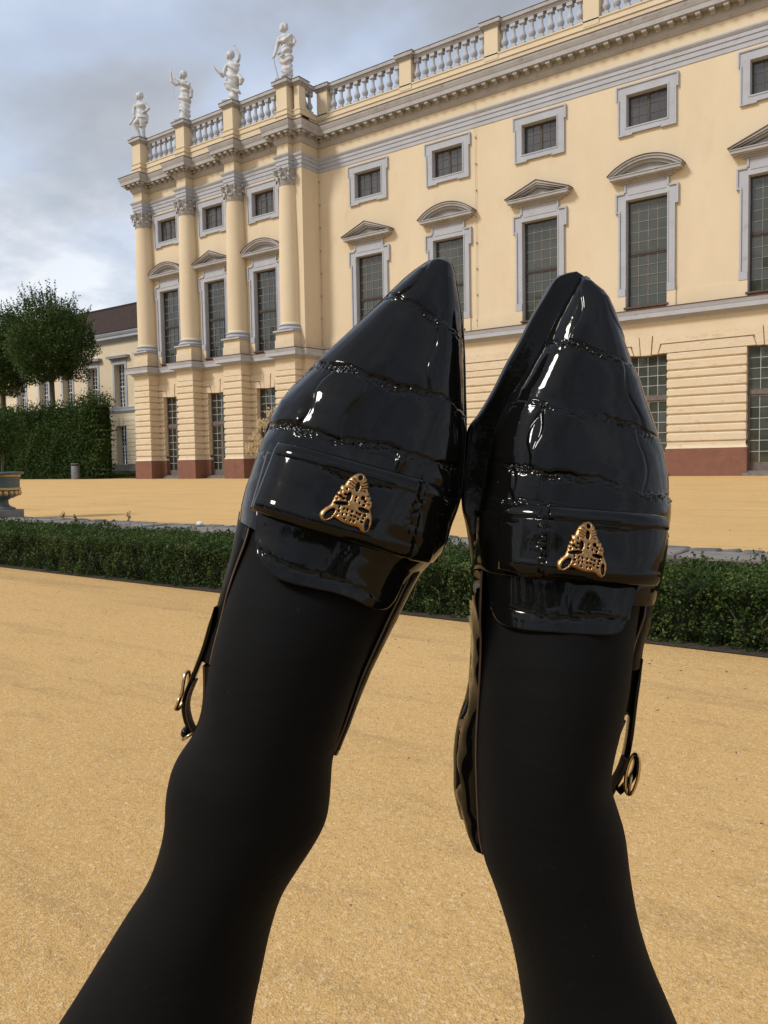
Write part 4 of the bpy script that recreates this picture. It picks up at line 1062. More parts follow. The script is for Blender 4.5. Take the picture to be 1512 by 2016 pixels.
lwm = sb.mesh('window', M['trim'])
sb = MB(); lr = grid_sash(-0.75, 0.75, 6.15, 8.02, 4, 5, -0.45, 0.05, 0.035, sb) + grid_sash(-0.75, 0.75, 8.02, 9.95, 4, 5, -0.47, 0.05, 0.035, sb)
lsash = sb.mesh('sash', [M['white_bar'], M['white_bar']])
sb = MB(); lr2 = grid_sash(-0.75, 0.75, 1.0, 2.65, 4, 5, -0.45, 0.05, 0.035, sb) + grid_sash(-0.75, 0.75, 2.65, 4.45, 4, 5, -0.47, 0.05, 0.035, sb)
lsash2 = sb.mesh('sash', [M['white_bar'], M['white_bar']])
sb = MB(); sb.prism([(-0.2, 4.47), (0.2, 4.47), (0.26, 5.15), (-0.26, 5.15)], -0.1, 0.06); lkm = sb.mesh('window', M['cream'])
for c in LC:
    wo = inst('window', lwm, lw, (c, YL, 0)); inst('sash', lsash, wo, (c, YL, 0)); panes(lr, -0.5, wo, (c, YL, 0), M['glass2'], True)
    wo = inst('window', lkm, lw, (c, YL, 0)); inst('sash', lsash2, wo, (c, YL, 0)); panes(lr2, -0.5, wo, (c, YL, 0), M['glass2'], True)
seg = [(-43.4, LC[0] + 0.75)] + [(LC[k] - 0.75, LC[k + 1] + 0.75) for k in range(8)] 
lbm = {}
for k, (s1, s0) in enumerate(seg[:5]):
    for j in range(11):
        z0 = 1.0 + 0.383 * j
        wd = s1 - s0
        if z0 + 0.2 > 4.47 : s0_, s1_ = s0 - 0.4, s1 + 0.4
        else: s0_, s1_ = s0, s1
        if k == 0: s1_ = min(s1_, -43.6)
        key = round(s1_ - s0_, 2)
        if key not in lbm:
            q = MB(); q.vblock(-(s1_ - s0_) / 2, (s1_ - s0_) / 2, -0.1, 0.08, 0, 0.383, 0.06); lbm[key] = q.mesh('rusticated_block', M['cream'])
        inst('rusticated_block', lbm[key], lw, ((s0_ + s1_) / 2, YL, z0))

# ------------------------------------------------------------------ foliage
def leaf_cloud(name, P, size, mat, parent, flat=0.35, at=(0, 0, 0), up=None, patch=0):
    """one mesh of small folded leaves at points P"""
    P = np.asarray(P, float); n = len(P)
    size = np.broadcast_to(np.asarray(size, float), (n,)) * RNG.uniform(0.65, 1.3, n)
    a = RNG.normal(size=(n, 3))
    if up is not None: a = a * 0.9 + np.asarray(up) * 0.9
    a /= np.linalg.norm(a, axis=1)[:, None]
    t = RNG.normal(size=(n, 3)); t -= a * (t * a).sum(1)[:, None]; t /= np.linalg.norm(t, axis=1)[:, None]
    s = np.cross(a, t)
    L = size[:, None]
    v = np.empty((n, 4, 3))
    v[:, 0] = P - t * L * 0.5
    v[:, 1] = P + s * L * 0.30 + a * L * flat * 0.3
    v[:, 2] = P + t * L * 0.5
    v[:, 3] = P - s * L * 0.30 + a * L * flat * 0.3
    me = bpy.data.meshes.new(name)
    me.vertices.add(n * 4); me.vertices.foreach_set('co', v.reshape(-1))
    me.loops.add(n * 4); me.loops.foreach_set('vertex_index', np.arange(n * 4, dtype=np.int32))
    me.polygons.add(n); me.polygons.foreach_set('loop_start', np.arange(0, n * 4, 4, dtype=np.int32)); me.polygons.foreach_set('loop_total', np.full(n, 4, dtype=np.int32))
    me.materials.append(mat)
    me.update(calc_edges=True)
    at_ = me.attributes.new('rnd', 'FLOAT', 'POINT')
    at_.data.foreach_set('value', np.repeat(np.clip(RNG.beta(2, 2.6, n) + (0.28 * noise3(P, patch, 55) if patch else 0), 0, 1), 4).astype(np.float32))
    return inst(name, me, parent, at)
def noise3(P, f, seed):
    r = np.random.default_rng(seed); out = np.zeros(len(P))
    for k in range(6):
        d = r.normal(size=3); d /= np.linalg.norm(d)
        out += np.sin((P @ d) * f * (0.7 + 0.25 * k) + r.uniform(0, 7))
    return out / 3.5

def lollipop(at, rx, rz, zc, zb, n, seed, label, trunk_r=0.2):
    root = empty('clipped_tree', at); tag(root, label, 'tree', 'clipped standard trees behind the tall hedge')
    r = np.random.default_rng(seed)
    tb = MB()
    tb.tube([(0, 0, 0), (0.03, 0, 2.5), (0, 0.02, 5), (0, 0, zb + 0.6), (0.03, 0, zc + rz * 0.5)], [trunk_r * 1.5, trunk_r * 1.1, trunk_r, trunk_r * 0.9, 0.05], 10)
    for k in range(14):
        a = k * 2.4; z0 = zb + 0.2 + 0.25 * k * 0.6; e = Vector((math.cos(a) * rx * 0.8, math.sin(a) * rx * 0.8, zc + rz * (0.1 + 0.55 * (k / 14))))
        s = Vector((0, 0, z0)); tb.tube([s, s.lerp(e, 0.5) + Vector((0, 0, -0.25)), e], [0.07, 0.045, 0.015], 6)
    tb.build('trunk', M['bark'], root, at, smooth=True)
    d = r.normal(size=(n * 2, 3)); d /= np.linalg.norm(d, axis=1)[:, None]
    rad = r.uniform(0.05, 1, n * 2) ** 0.42
    # flat underside, shaggy top
    q = d * rad[:, None]
    lump = 1 + 0.19 * noise3(d * 3, 2.2, seed) + 0.07 * noise3(d * 3, 6.0, seed + 1)
    q = q * lump[:, None]
    keep = (q[:, 2] > -0.86 + 0.12 * noise3(q, 5, seed + 2)) & (noise3(q * 3, 3.2, seed + 3) > -0.75 + 0.25 * (1 - rad))
    q = q[keep][:n]
    P = q * np.array([rx, rx, rz]); P[:, 2] += zc
    # feathery shoots standing out of the clipped head
    k = 330
    sh = r.normal(size=(k, 3)); sh[:, 2] = abs(sh[:, 2]) * 1.2 - 0.25; sh /= np.linalg.norm(sh, axis=1)[:, None]
    ln = r.uniform(0.05, 0.34, k) * np.clip(0.35 + sh[:, 2], 0.15, 1)
    tt = np.linspace(-0.1, 1, 16)
    dirs = sh * 0.7 + np.array([0, 0, 0.7]) + r.normal(0, 0.15, (k, 3))
    pts = sh[:, None] * 0.98 + dirs[:, None] * (tt[None, :] * ln[:, None])[..., None] + r.normal(0, 0.012, (k, 16, 3))
    P = np.vstack([P, pts.reshape(-1, 3) * np.array([rx, rx, rz]) + np.array([0, 0, zc])])
    leaf_cloud('crown', P, 0.17, M['treeleaf'], root, at=at, patch=1.8)
lollipop((-59.6, 36.9, 0), 3.3, 3.5, 10.7, 7.2, 36000, 3, 'round clipped tree on a bare stem above the tall hedge')
lollipop((-67.6, 37.2, 0), 3.0, 3.6, 10.4, 7.2, 34000, 5, 'dark clipped tree cut off by the left picture edge')

def hedge_points(s0, s1, y0, y1, h, n, seed, lump, depth, wave=0.0):
    """points on front, top, ends and back of a clipped hedge"""
    r = np.random.default_rng(seed)
    ar = np.array([(s1 - s0) * h, (s1 - s0) * (y1 - y0), (y1 - y0) * h, (y1 - y0) * h, (s1 - s0) * h * 0.4])
    k = r.choice(5, size=n, p=ar / ar.sum())
    u = r.uniform(0, 1, n); v = r.uniform(0, 1, n)
    P = np.empty((n, 3)); Nn = np.zeros((n, 3))
    for i in range(5):
        m = k == i
        if i in (0, 4): P[m] = np.c_[s0 + u[m] * (s1 - s0), np.full(m.sum(), y0 if i == 0 else y1), v[m] * h]; Nn[m, 1] = -1 if i == 0 else 1
        elif i == 1: P[m] = np.c_[s0 + u[m] * (s1 - s0), y0 + v[m] * (y1 - y0), np.full(m.sum(), h)]; Nn[m, 2] = 1
        else: P[m] = np.c_[np.full(m.sum(), s0 if i == 2 else s1), y0 + v[m] * (y1 - y0), u[m] * h]; Nn[m, 0] = -1 if i == 2 else 1
    off = lump * (noise3(P, 2.6 / max(lump * 6, 0.05), seed) * 0.6 + noise3(P, 7.0 / max(lump * 6, 0.05), seed + 1) * 0.4) - r.uniform(0, 1, n) ** 1.5 * depth
    # rounded shoulders
    P += Nn * off[:, None]
    return P, Nn
# tall hornbeam hedge
TH = (-64.0, -48.2, 32.95, 34.6, 5.05)
root = empty('tall_hedge', (-55, 33.8, 0)); tag(root, 'tall dark clipped hornbeam hedge beside the palace corner', 'hedge')
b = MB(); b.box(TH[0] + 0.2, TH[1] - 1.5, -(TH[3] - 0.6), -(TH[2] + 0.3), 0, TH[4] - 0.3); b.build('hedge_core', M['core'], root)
P, Nn = hedge_points(*TH, 70000, 21, 0.26, 0.35)
P[:, 2] = np.maximum(P[:, 2], 0.02)
kk = np.clip((P[:, 0] - (TH[1] - 1.5)) / 1.5, 0, 1); P[:, 1] = 33.9 + (P[:, 1] - 33.9) * (1 - 0.8 * kk ** 2); P[:, 2] *= 1 - 0.05 * kk ** 3
k = 2600
q_ = 2600; zz_ = np.round(RNG.uniform(0.1, TH[4] + 0.2, q_) * 3) / 3 + RNG.normal(0, 0.05, q_)
spray = np.c_[TH[1] - 1.0 + RNG.uniform(0, 1, q_) ** 0.7 * (1.1 + 0.5 * np.sin(zz_ * 2.3 + 1) * 0.6), 33.7 + RNG.normal(0, 0.35, q_), zz_]
P = np.vstack([P, spray])
tw = np.c_[RNG.uniform(TH[0], TH[1], k), RNG.uniform(TH[2], TH[3], k), TH[4] + np.abs(RNG.normal(0, 0.33, k))]
tw[:, 0] = np.round(tw[:, 0] * 2.2) / 2.2 + RNG.normal(0, 0.06, k)
tw[:700, 0] = RNG.uniform(TH[1] - 3.2, TH[1] - 0.2, 700); tw[:700, 2] += RNG.uniform(0, 0.55, 700)
leaf_cloud('foliage', np.vstack([P, tw]), 0.17, M['hornbeam'], root, up=(0, -0.3, 0.6), patch=1.6)
tb = MB()
for k in range(26):
    x = RNG.uniform(TH[0], TH[1]); tb.tube([(x, 33.6, TH[4] - 0.8), (x + RNG.normal(0, 0.12), 33.6, TH[4] + 0.1), (x + RNG.normal(0, 0.2), 33.5, TH[4] + RNG.uniform(0.3, 0.9))], [0.03, 0.02, 0.008], 5)
tag(tb.build('twigs', M['bark'], root), kind='stuff')

# low box hedge along the front of the bed
BH = (-13.0, 3.2, 3.56, 4.28, 0.292)
root = empty('box_hedge', (-4, 3.9, 0)); tag(root, 'low dark green box hedge running across the court in front of the stone edging', 'hedge')
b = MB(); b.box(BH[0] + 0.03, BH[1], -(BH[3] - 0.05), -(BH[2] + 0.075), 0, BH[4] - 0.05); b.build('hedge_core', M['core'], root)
P, Nn = hedge_points(*BH, 320000, 31, 0.05, 0.07)
near = (P[:, 0] > -8.5) & (P[:, 0] < 1.4)
sel = near | (RNG.uniform(size=len(P)) < 0.45); P = P[sel]; Nn = Nn[sel]
# sprigs standing proud of the clipped face
k = 900
spx = np.c_[RNG.uniform(-9, 1, k), RNG.uniform(BH[2] + 0.03, BH[3], k), np.full(k, BH[4])]
spr = np.repeat(spx, 9, axis=0); tt = np.tile(np.linspace(0, 1, 9), k)[:, None]
ln = np.repeat(RNG.uniform(0.01, 0.05, k), 9)[:, None]
spr = spr + tt * ln * np.repeat(np.c_[RNG.normal(0, 0.4, k), RNG.normal(0, 0.4, k), np.ones(k)], 9, axis=0) + RNG.normal(0, 0.004, spr.shape)
Nn_all = np.vstack([Nn, np.tile([0, 0, 1.0], (len(spr), 1))]); P = np.vstack([P, spr]); P[:, 2] = np.maximum(P[:, 2], 0.008)
P = P + Nn_all * (0.028 * noise3(P, 34, 90) + 0.014 * noise3(P, 80, 91))[:, None]
P = P[noise3(P, 26, 95) + 0.5 * noise3(P, 60, 96) > -1.25]
leaf_cloud('foliage', P, 0.0165, M['boxleaf'], root, up=(0, -0.35, 0.7), patch=18)
tb = MB()
for k in range(60):
    x = RNG.uniform(-7.5, 0.6); y = BH[2] - 0.005 + RNG.normal(0, 0.008); z0 = RNG.uniform(0.0, 0.14)
    tb.tube([(x, y + 0.05, 0.0), (x + RNG.normal(0, 0.02), y - 0.008, z0 + 0.04), (x + RNG.normal(0, 0.045), y + 0.006, z0 + RNG.uniform(0.07, 0.16))], [0.0022, 0.0017, 0.0008], 5)
tag(tb.build('stems', M['twig'], root), kind='stuff')
b = MB(); b.add([(-13, 3.50, 0.004), (3.2, 3.50, 0.004), (3.2, 6.53, 0.004), (-13, 6.53, 0.004)], [(0, 1, 2, 3)])
tag(b.build('flower_bed', M['soil']), kind='structure')

# stone edging of the bed
edg = empty('stone_edging', (-6, 6.88, 0)); tag(edg, kind='structure')
x = -17.0
while x < 2.6:
    wd = random.uniform(0.55, 0.95)
    q = MB(); e1, e2 = random.uniform(0, 0.012), random.uniform(0, 0.012)
    h = 0.035 + random.uniform(-0.008, 0.008)
    q.rings([[(-wd / 2, -0.21, 0), (wd / 2, -0.21, 0), (wd / 2, 0.21, 0), (-wd / 2, 0.21, 0)], [(-wd / 2, -0.21, h - 0.01 + e1), (wd / 2, -0.21, h - 0.01), (wd / 2, 0.21, h - 0.01 + e2), (-wd / 2, 0.21, h - 0.01)], [(-wd / 2 + 0.012, -0.20, h + e1), (wd / 2 - 0.012, -0.2, h), (wd / 2 - 0.012, 0.2, h + e2), (-wd / 2 + 0.012, 0.2, h)]])
    q.build('stone_slab', M['stonegrey'], edg, (x + wd / 2, 6.76 + random.uniform(-0.012, 0.012), 0))
    x += wd + 0.012
x = -17.0
while x < 2.6:
    wd = random.uniform(0.14, 0.30); h = random.uniform(0.03, 0.042)
    q = MB()
    j = lambda: random.uniform(-0.008, 0.008)
    q.rings([[(-wd / 2, -0.1, 0), (wd / 2, -0.1, 0), (wd / 2, 0.1, 0), (-wd / 2, 0.1, 0)], [(-wd / 2 + j(), -0.1 + j(), h * 0.7), (wd / 2 + j(), -0.1 + j(), h * 0.7), (wd / 2 + j(), 0.1 + j(), h * 0.7), (-wd / 2 + j(), 0.1 + j(), h * 0.7)], [(-wd / 2 + 0.02, -0.08, h + j()), (wd / 2 - 0.02, -0.08, h + j()), (wd / 2 - 0.02, 0.08, h + j()), (-wd / 2 + 0.02, 0.08, h + j())]])
    q.build('sett', M['sett'], edg, (x + wd / 2, 7.09, 0))
    x += wd + 0.014

# grass verge at the palace corner
b = MB(); b.add([(-100, 34.4, 0.008), (-43.9, 34.0, 0.008), (-43.6, YL, 0.42), (-100, YL, 0.42)], [(0, 1, 2, 3)])
tag(b.build('verge', M['turf']), kind='structure')
k = 9000
gx = RNG.uniform(-66, -43.9, k); gy = RNG.uniform(34.1, 44, k)
tag(leaf_cloud('grass', np.c_[gx, gy, (gy - 34) / 11 * 0.4 + 0.05], 0.13, M['grass'], None), 'short green grass verge below the low wing', 'grass', kind='stuff')

# ------------------------------------------------------------------ litter bin
bn = empty('litter_bin', (-50.3, 32.62, 0)); tag(bn, 'grey metal litter bin standing in front of the tall hedge', 'litter bin')
AT = (-50.3, 32.62, 0)
b = MB(); b.lathe([(0.245, 0.03), (0.27, 0.05), (0.27, 0.90), (0.262, 0.915), (0.25, 0.915), (0.25, 0.3)], seg=24, cap1=False)
b.build('body', M['bin'], bn, AT, smooth=35)
b = MB()
for k in range(20):
    a = 2 * PI * k / 20; b.box(0.272 * math.cos(a) - 0.006, 0.272 * math.cos(a) + 0.006, -0.272 * math.sin(a) - 0.006, -0.272 * math.sin(a) + 0.006, 0.1, 0.86)
b.build('ribs', M['bin'], bn, AT)
b = MB(); b.lathe([(0.28, 1.04), (0.285, 1.05), (0.285, 1.085), (0.26, 1.10), (0.0001, 1.105)], seg=24); b.build('lid', M['bin'], bn, AT, smooth=35)
for k in range(4):
    a = PI / 4 + k * PI / 2; b = MB(); b.tube([(0.25 * math.cos(a), 0.25 * math.sin(a), 0.88), (0.25 * math.cos(a), 0.25 * math.sin(a), 1.05)], 0.018, 6); b.build('post', M['bin'], bn, AT)

# ------------------------------------------------------------------ urn with a little standard tree
UA = (-12.72, 6.93, 0)
ur = empty('urn', UA); tag(ur, 'dark green garden urn with gilt bands at the left picture edge', 'urn')
b = MB(); b.vblock(-0.215, 0.215, -0.215, 0.215, 0.0, 0.155, 0.006); b.build('plinth', M['stonegrey'], ur, UA)
b = MB(); b.lathe([(0.17, 0.155), (0.175, 0.17), (0.17, 0.185), (0.11, 0.205), (0.078, 0.235), (0.07, 0.28), (0.072, 0.315), (0.1, 0.325), (0.1, 0.335)], seg=28); b.build('foot', M['urn'], ur, UA, smooth=40)
b = MB(); b.lathe([(0.06, 0.33), (0.15, 0.345), (0.235, 0.385), (0.255, 0.43), (0.25, 0.468)], seg=28); bowl = b.build('bowl', M['urn'], ur, UA, smooth=40)
gb = MB(); gb.ball((0, 0, 0), (0.036, 0.03, 0.045), 10, 7); gbm = gb.mesh('gadroon', M['gilt'], smooth=True)
for k in range(18):
    a = 2 * PI * k / 18; inst('gadroon', gbm, bowl, (UA[0] + 0.245 * math.cos(a), UA[1] + 0.245 * math.sin(a), 0.425), (0, 0, a + PI / 2))
b = MB(); b.lathe([(0.255, 0.468), (0.27, 0.478), (0.27, 0.50), (0.258, 0.512)], seg=28); b.build('gilt_band', M['gilt'], ur, UA, smooth=40)
b = MB(); b.lathe([(0.25, 0.512), (0.252, 0.6), (0.262, 0.69)], seg=28); b.build('body', M['urn'], ur, UA, smooth=40)
b = MB(); b.lathe([(0.264, 0.69), (0.27, 0.70), (0.268, 0.722)], seg=28); b.build('gilt_band', M['gilt'], ur, UA, smooth=40)
b = MB(); b.lathe([(0.27, 0.722), (0.31, 0.728), (0.325, 0.745), (0.318, 0.765), (0.28, 0.77), (0.25, 0.74)], seg=28); b.build('rim', M['urn'], ur, UA, smooth=40)
pt = empty('potted_tree', (UA[0], UA[1], 0.74)); tag(pt, 'small round-headed standard tree growing in the urn', 'potted tree')
b = MB(); b.lathe([(0.245, 0.70), (0.24, 0.745), (0.0001, 0.75)], seg=20); b.build('potting_soil', M['soil'], pt, UA)
b = MB(); b.tube([(0, 0, 0.74), (0.012, 0, 1.0), (0, 0.01, 1.3)], [0.022, 0.018, 0.012], 8)
for k in range(7): b.tube([(0, 0, 1.1 + 0.03 * k), (0.2 * math.cos(k * 2.4), 0.2 * math.sin(k * 2.4), 1.3 + 0.05 * k)], [0.008, 0.004], 5)
b.build('trunk', M['twig'], pt, UA)
d = RNG.normal(size=(3200, 3)); d /= np.linalg.norm(d, axis=1)[:, None]
P = d * (RNG.uniform(0.1, 1, 3200) ** 0.4 * (1 + 0.1 * noise3(d, 4, 77)))[:, None] * np.array([0.36, 0.36, 0.42]) + np.array([0, 0, 1.43])
leaf_cloud('crown', P, 0.055, M['treeleaf'], pt, at=UA)

# ------------------------------------------------------------------ dried seedheads by the portico
SA = (-28.55, D - 5.4, 0)
sd = empty('seedhead_plant', SA); tag(sd, 'dried pale seedheads on thin leaning stems in front of the portico', 'plant')
lf = MB()
for k in range(26):
    a = RNG.uniform(0, 2 * PI); l = RNG.uniform(0.7, 1.2); dx, dy = math.cos(a), math.sin(a)
    pts = [(dx * l * t, dy * l * t, 1.05 * math.sin(t * 2.0) * l * 0.75) for t in (0, 0.3, 0.6, 0.85, 1.0)]
    wv = [0.02, 0.03, 0.028, 0.018, 0.003]
    for i in range(4):
        p0, p1 = Vector(pts[i]), Vector(pts[i + 1]); sx = Vector((-dy, dx, 0))
        lf.add([p0 - sx * wv[i], p0 + sx * wv[i], p1 + sx * wv[i + 1], p1 - sx * wv[i + 1]], [(0, 1, 2, 3)])
lv = lf.build('leaves', M['seed'], sd, SA, recalc=False)
for tx, ty, tz in ((-1.75, 0.2, 1.62), (-1.45, 0.1, 1.68), (-1.2, 0.1, 2.25), (-0.85, 0.2, 1.95), (-0.55, 0.0, 2.75), (-0.05, 0.1, 3.45), (-0.3, -0.2, 2.9), (-0.65, 0.3, 1.35)):
    st = MB(); e = Vector((tx, ty, tz))
    st.tube([(0.15, 0, 0), (tx * 0.35, ty * 0.3, tz * 0.55), (tx * 0.75, ty * 0.7, tz * 0.88), e], [0.014, 0.011, 0.009, 0.006], 5)
    so = st.build('stem', M['seed'], sd, SA)
    hd = MB()
    for j in range(34):
        dr = Vector(RNG.normal(size=3)); dr.z = dr.z * 0.7 + 0.15; dr.normalize(); dr *= RNG.uniform(0.2, 0.36)
        tip = e + dr
        hd.tube([e, e + dr * 0.6, tip], [0.004, 0.004, 0.004], 4)
        hd.ball((tip.x, tip.y, tip.z - 0.03), (0.03, 0.03, 0.06), 6, 4)
    hd.build('seedhead', M['seed'], so, SA)

# weeds and bits on the ground
def sprig(at, h, label):
    b = MB(); P = []
    for k in range(5):
        a = RNG.uniform(0, 6.28); e = Vector((math.cos(a) * h * 0.35, math.sin(a) * h * 0.35, h * RNG.uniform(0.6, 1)))
        b.tube([(0, 0, 0), e * 0.5 + Vector((0, 0, 0.02)), e], [0.003, 0.0022, 0.001], 4)
        for t in np.linspace(0.3, 1, 7): P.append(np.array(e) * t + RNG.normal(0, 0.01, 3))
    rt = empty('weed', at); tag(rt, label, 'weed')
    b.build('stem', M['twig'], rt, at)
    leaf_cloud('leaves', P, 0.03, M['treeleaf'], rt, at=at)
sprig((-11.55, 7.24, 0), 0.13, 'small weed at the far side of the edging, nearest the urn')
sprig((-9.9, 7.26, 0), 0.17, 'sparse weed on the gravel just beyond the middle of the edging')
sprig((-10.2, 6.62, 0.03), 0.14, 'weed sprouting between hedge top and stone edging')
b = MB(); b.ball((0, 0, 0.03), (0.055, 0.04, 0.035), 9, 6)
tag(b.build('pebble', M['white'], None, (-8.05, 6.98, 0.035), smooth=True), 'white stone lying on the edging beside the left shoe', 'stone')
# loose bits of bark and grit
b = MB()
for k in range(700):
    r_ = RNG.uniform(0.9, 1) if False else RNG.uniform() ** 0.7
    x = RNG.uniform(-9, 3) * (0.25 + 0.75 * r_); y = 0.9 + 2.4 * r_
    if k % 5 == 0: x, y = RNG.uniform(-20, -2), RNG.uniform(7.4, 20)
    s = RNG.uniform(0.0006, 0.0022) * (0.6 + 0.9 * r_) * (3.0 if k % 5 == 0 else 1)
    a = RNG.uniform(0, 6.28); ux = Vector((math.cos(a), math.sin(a), 0)) * s * RNG.uniform(1, 3); uy = Vector((-math.sin(a), math.cos(a), 0)) * s
    c = Vector((x, y, 0.001))
    b.add([c - ux - uy, c + ux - uy * 0.6, c + ux * 0.8 + uy, c - ux * 0.7 + uy * 0.8, c + Vector((0, 0, s * 0.9))], [(0, 1, 4), (1, 2, 4), (2, 3, 4), (3, 0, 4)])
tag(b.build('litter', M['bark'], None, recalc=False), 'scattered dark bark and grit on the sandy gravel', 'litter', kind='stuff')

# the park's treeline opposite the facade, behind the viewer (it shows in the panes and the patent leather)
P = []
for k in range(16):
    cx, cy = -95 + 12 * k + RNG.uniform(-3, 3), -46 + RNG.uniform(-6, 6)
    rr_, hh = RNG.uniform(6, 8.5), RNG.uniform(17, 25)
    d = RNG.normal(size=(1500, 3)); d /= np.linalg.norm(d, axis=1)[:, None]
    q = d * (RNG.uniform(0.2, 1, 1500) ** 0.4 * (1 + 0.2 * noise3(d, 3, 200 + k)))[:, None] * np.array([rr_, rr_, hh * 0.48])
    q += np.array([cx, cy, hh * 0.55]); P.append(q[q[:, 2] > 0.3])
tag(leaf_cloud('park_trees', np.vstack(P), 1.15, M['treeleaf'], None), 'dark mass of park trees opposite the palace, seen mirrored in its windows', 'trees', kind='stuff')

# ------------------------------------------------------------------ the person's legs and the shoes
MMS = 0.001
HT = [(-2, 0), (0, 5), (4, 10), (12, 14.5), (30, 19.5), (60, 26), (110, 37), (160, 49), (195, 55), (240, 60), (400, 60)]
def HH(t): return np.interp(t, [a for a, _ in HT], [b for _, b in HT])
def grid_mesh(name, P, mat, parent, solid=0.0, off=-1.0, smooth=True, subd=0):
    """P: (rows, cols, 3) in mm"""
    r, c = P.shape[:2]
    me = bpy.data.meshes.new(name)
    idx = np.arange(r * c).reshape(r, c)
    f = np.stack([idx[:-1, :-1], idx[:-1, 1:], idx[1:, 1:], idx[1:, :-1]], -1).reshape(-1, 4)
    me.from_pydata((P.reshape(-1, 3) * MMS).tolist(), [], f.tolist())
    me.materials.append(mat)
    if smooth: me.polygons.foreach_set('use_smooth', [True] * len(me.polygons))
    me.update()
    o = bpy.data.objects.new(name, me); COL.objects.link(o); o.parent = parent
    if solid:
        s = o.modifiers.new('solid', 'SOLIDIFY'); s.thickness = solid * MMS; s.offset = off; s.use_even_offset = False
    return o
def mb_child(mb, name, mat, parent, smooth=True):
    me = mb.mesh(name, mat, smooth)
    o = bpy.data.objects.new(name, me); COL.objects.link(o); o.parent = parent
    return o
def resample(pts, n):
    P = np.asarray(pts, float); d = np.r_[0, np.cumsum(np.linalg.norm(np.diff(P, axis=0), axis=1))]
    t = np.linspace(0, d[-1], n); return np.stack([np.interp(t, d, P[:, k]) for k in range(P.shape[1])], -1)
def smooth_poly(pts, n, it=2):
    P = np.asarray(pts, float)
    for _ in range(it):
        Q = [P[0]]
        for a, b_ in zip(P[:-1], P[1:]): Q += [a * 0.75 + b_ * 0.25, a * 0.25 + b_ * 0.75]
        Q.append(P[-1]); P = np.array(Q)
    return resample(P, n)
class Wav:
    def __init__(s, seed, k=10, lo=14, hi=42):
        r = np.random.default_rng(seed); s.k = [(r.normal(size=2), r.uniform(0, 7), 2 * PI / r.uniform(lo, hi)) for _ in range(k)]
    def __call__(s, x, y):
        o = 0
        for d, p, w in s.k:
            d = d / np.linalg.norm(d); o = o + np.sin((x * d[0] + y * d[1]) * w + p)
        return o / math.sqrt(len(s.k))
# openwork cat-head ornament: outline, holes and spots in its own units
ORN_OUT = [(790, 240), (860, 265), (920, 340), (960, 430), (975, 530), (1040, 620), (1095, 680), (1105, 780), (1100, 870), (1140, 950), (1175, 1050), (1175, 1150), (1140, 1250), (1090, 1295), (1030, 1275), (990, 1225), (900, 1210), (780, 1215), (660, 1190), (560, 1150), (490, 1130), (420, 1190), (330, 1235), (265, 1225), (225, 1160), (235, 1080), (300, 1000), (380, 920), (410, 830), (420, 760), (440, 690), (490, 620), (490, 530), (550, 520), (580, 430), (630, 340), (710, 265)]
ORN_ELL = [(795, 325, 50, 50, 0), (785, 500, 48, 95, 0), (565, 860, 140, 42, -0.15), (985, 895, 112, 44, 0.15), (670, 710, 52, 100, 0.05), (925, 680, 48, 46, 0), (392, 1088, 140, 66, -0.9), (1100, 1140, 48, 116, 0)]
ORN_SPOT = [(515, 640), (590, 680), (460, 720), (520, 730), (580, 765), (470, 795), (805, 690), (800, 755), (985, 735), (885, 780), (970, 805), (1050, 780), (1005, 630), (1070, 690), (540, 940), (630, 950), (700, 955), (790, 965), (875, 970), (940, 985), (1030, 985), (550, 1005), (630, 1050), (705, 1030), (790, 1040), (860, 1045), (925, 1075), (1010, 1045), (540, 1080), (680, 1120), (790, 1130), (860, 1130), (1000, 1115), (600, 580), (930, 560)]
ORN_SLIT = [((690, 360), (750, 420)), ((630, 410), (740, 470)), ((630, 470), (730, 520)), ((630, 545), (720, 555)), ((930, 370), (870, 420)), ((940, 430), (865, 480)), ((955, 480), (870, 520)), ((945, 556), (855, 556))]
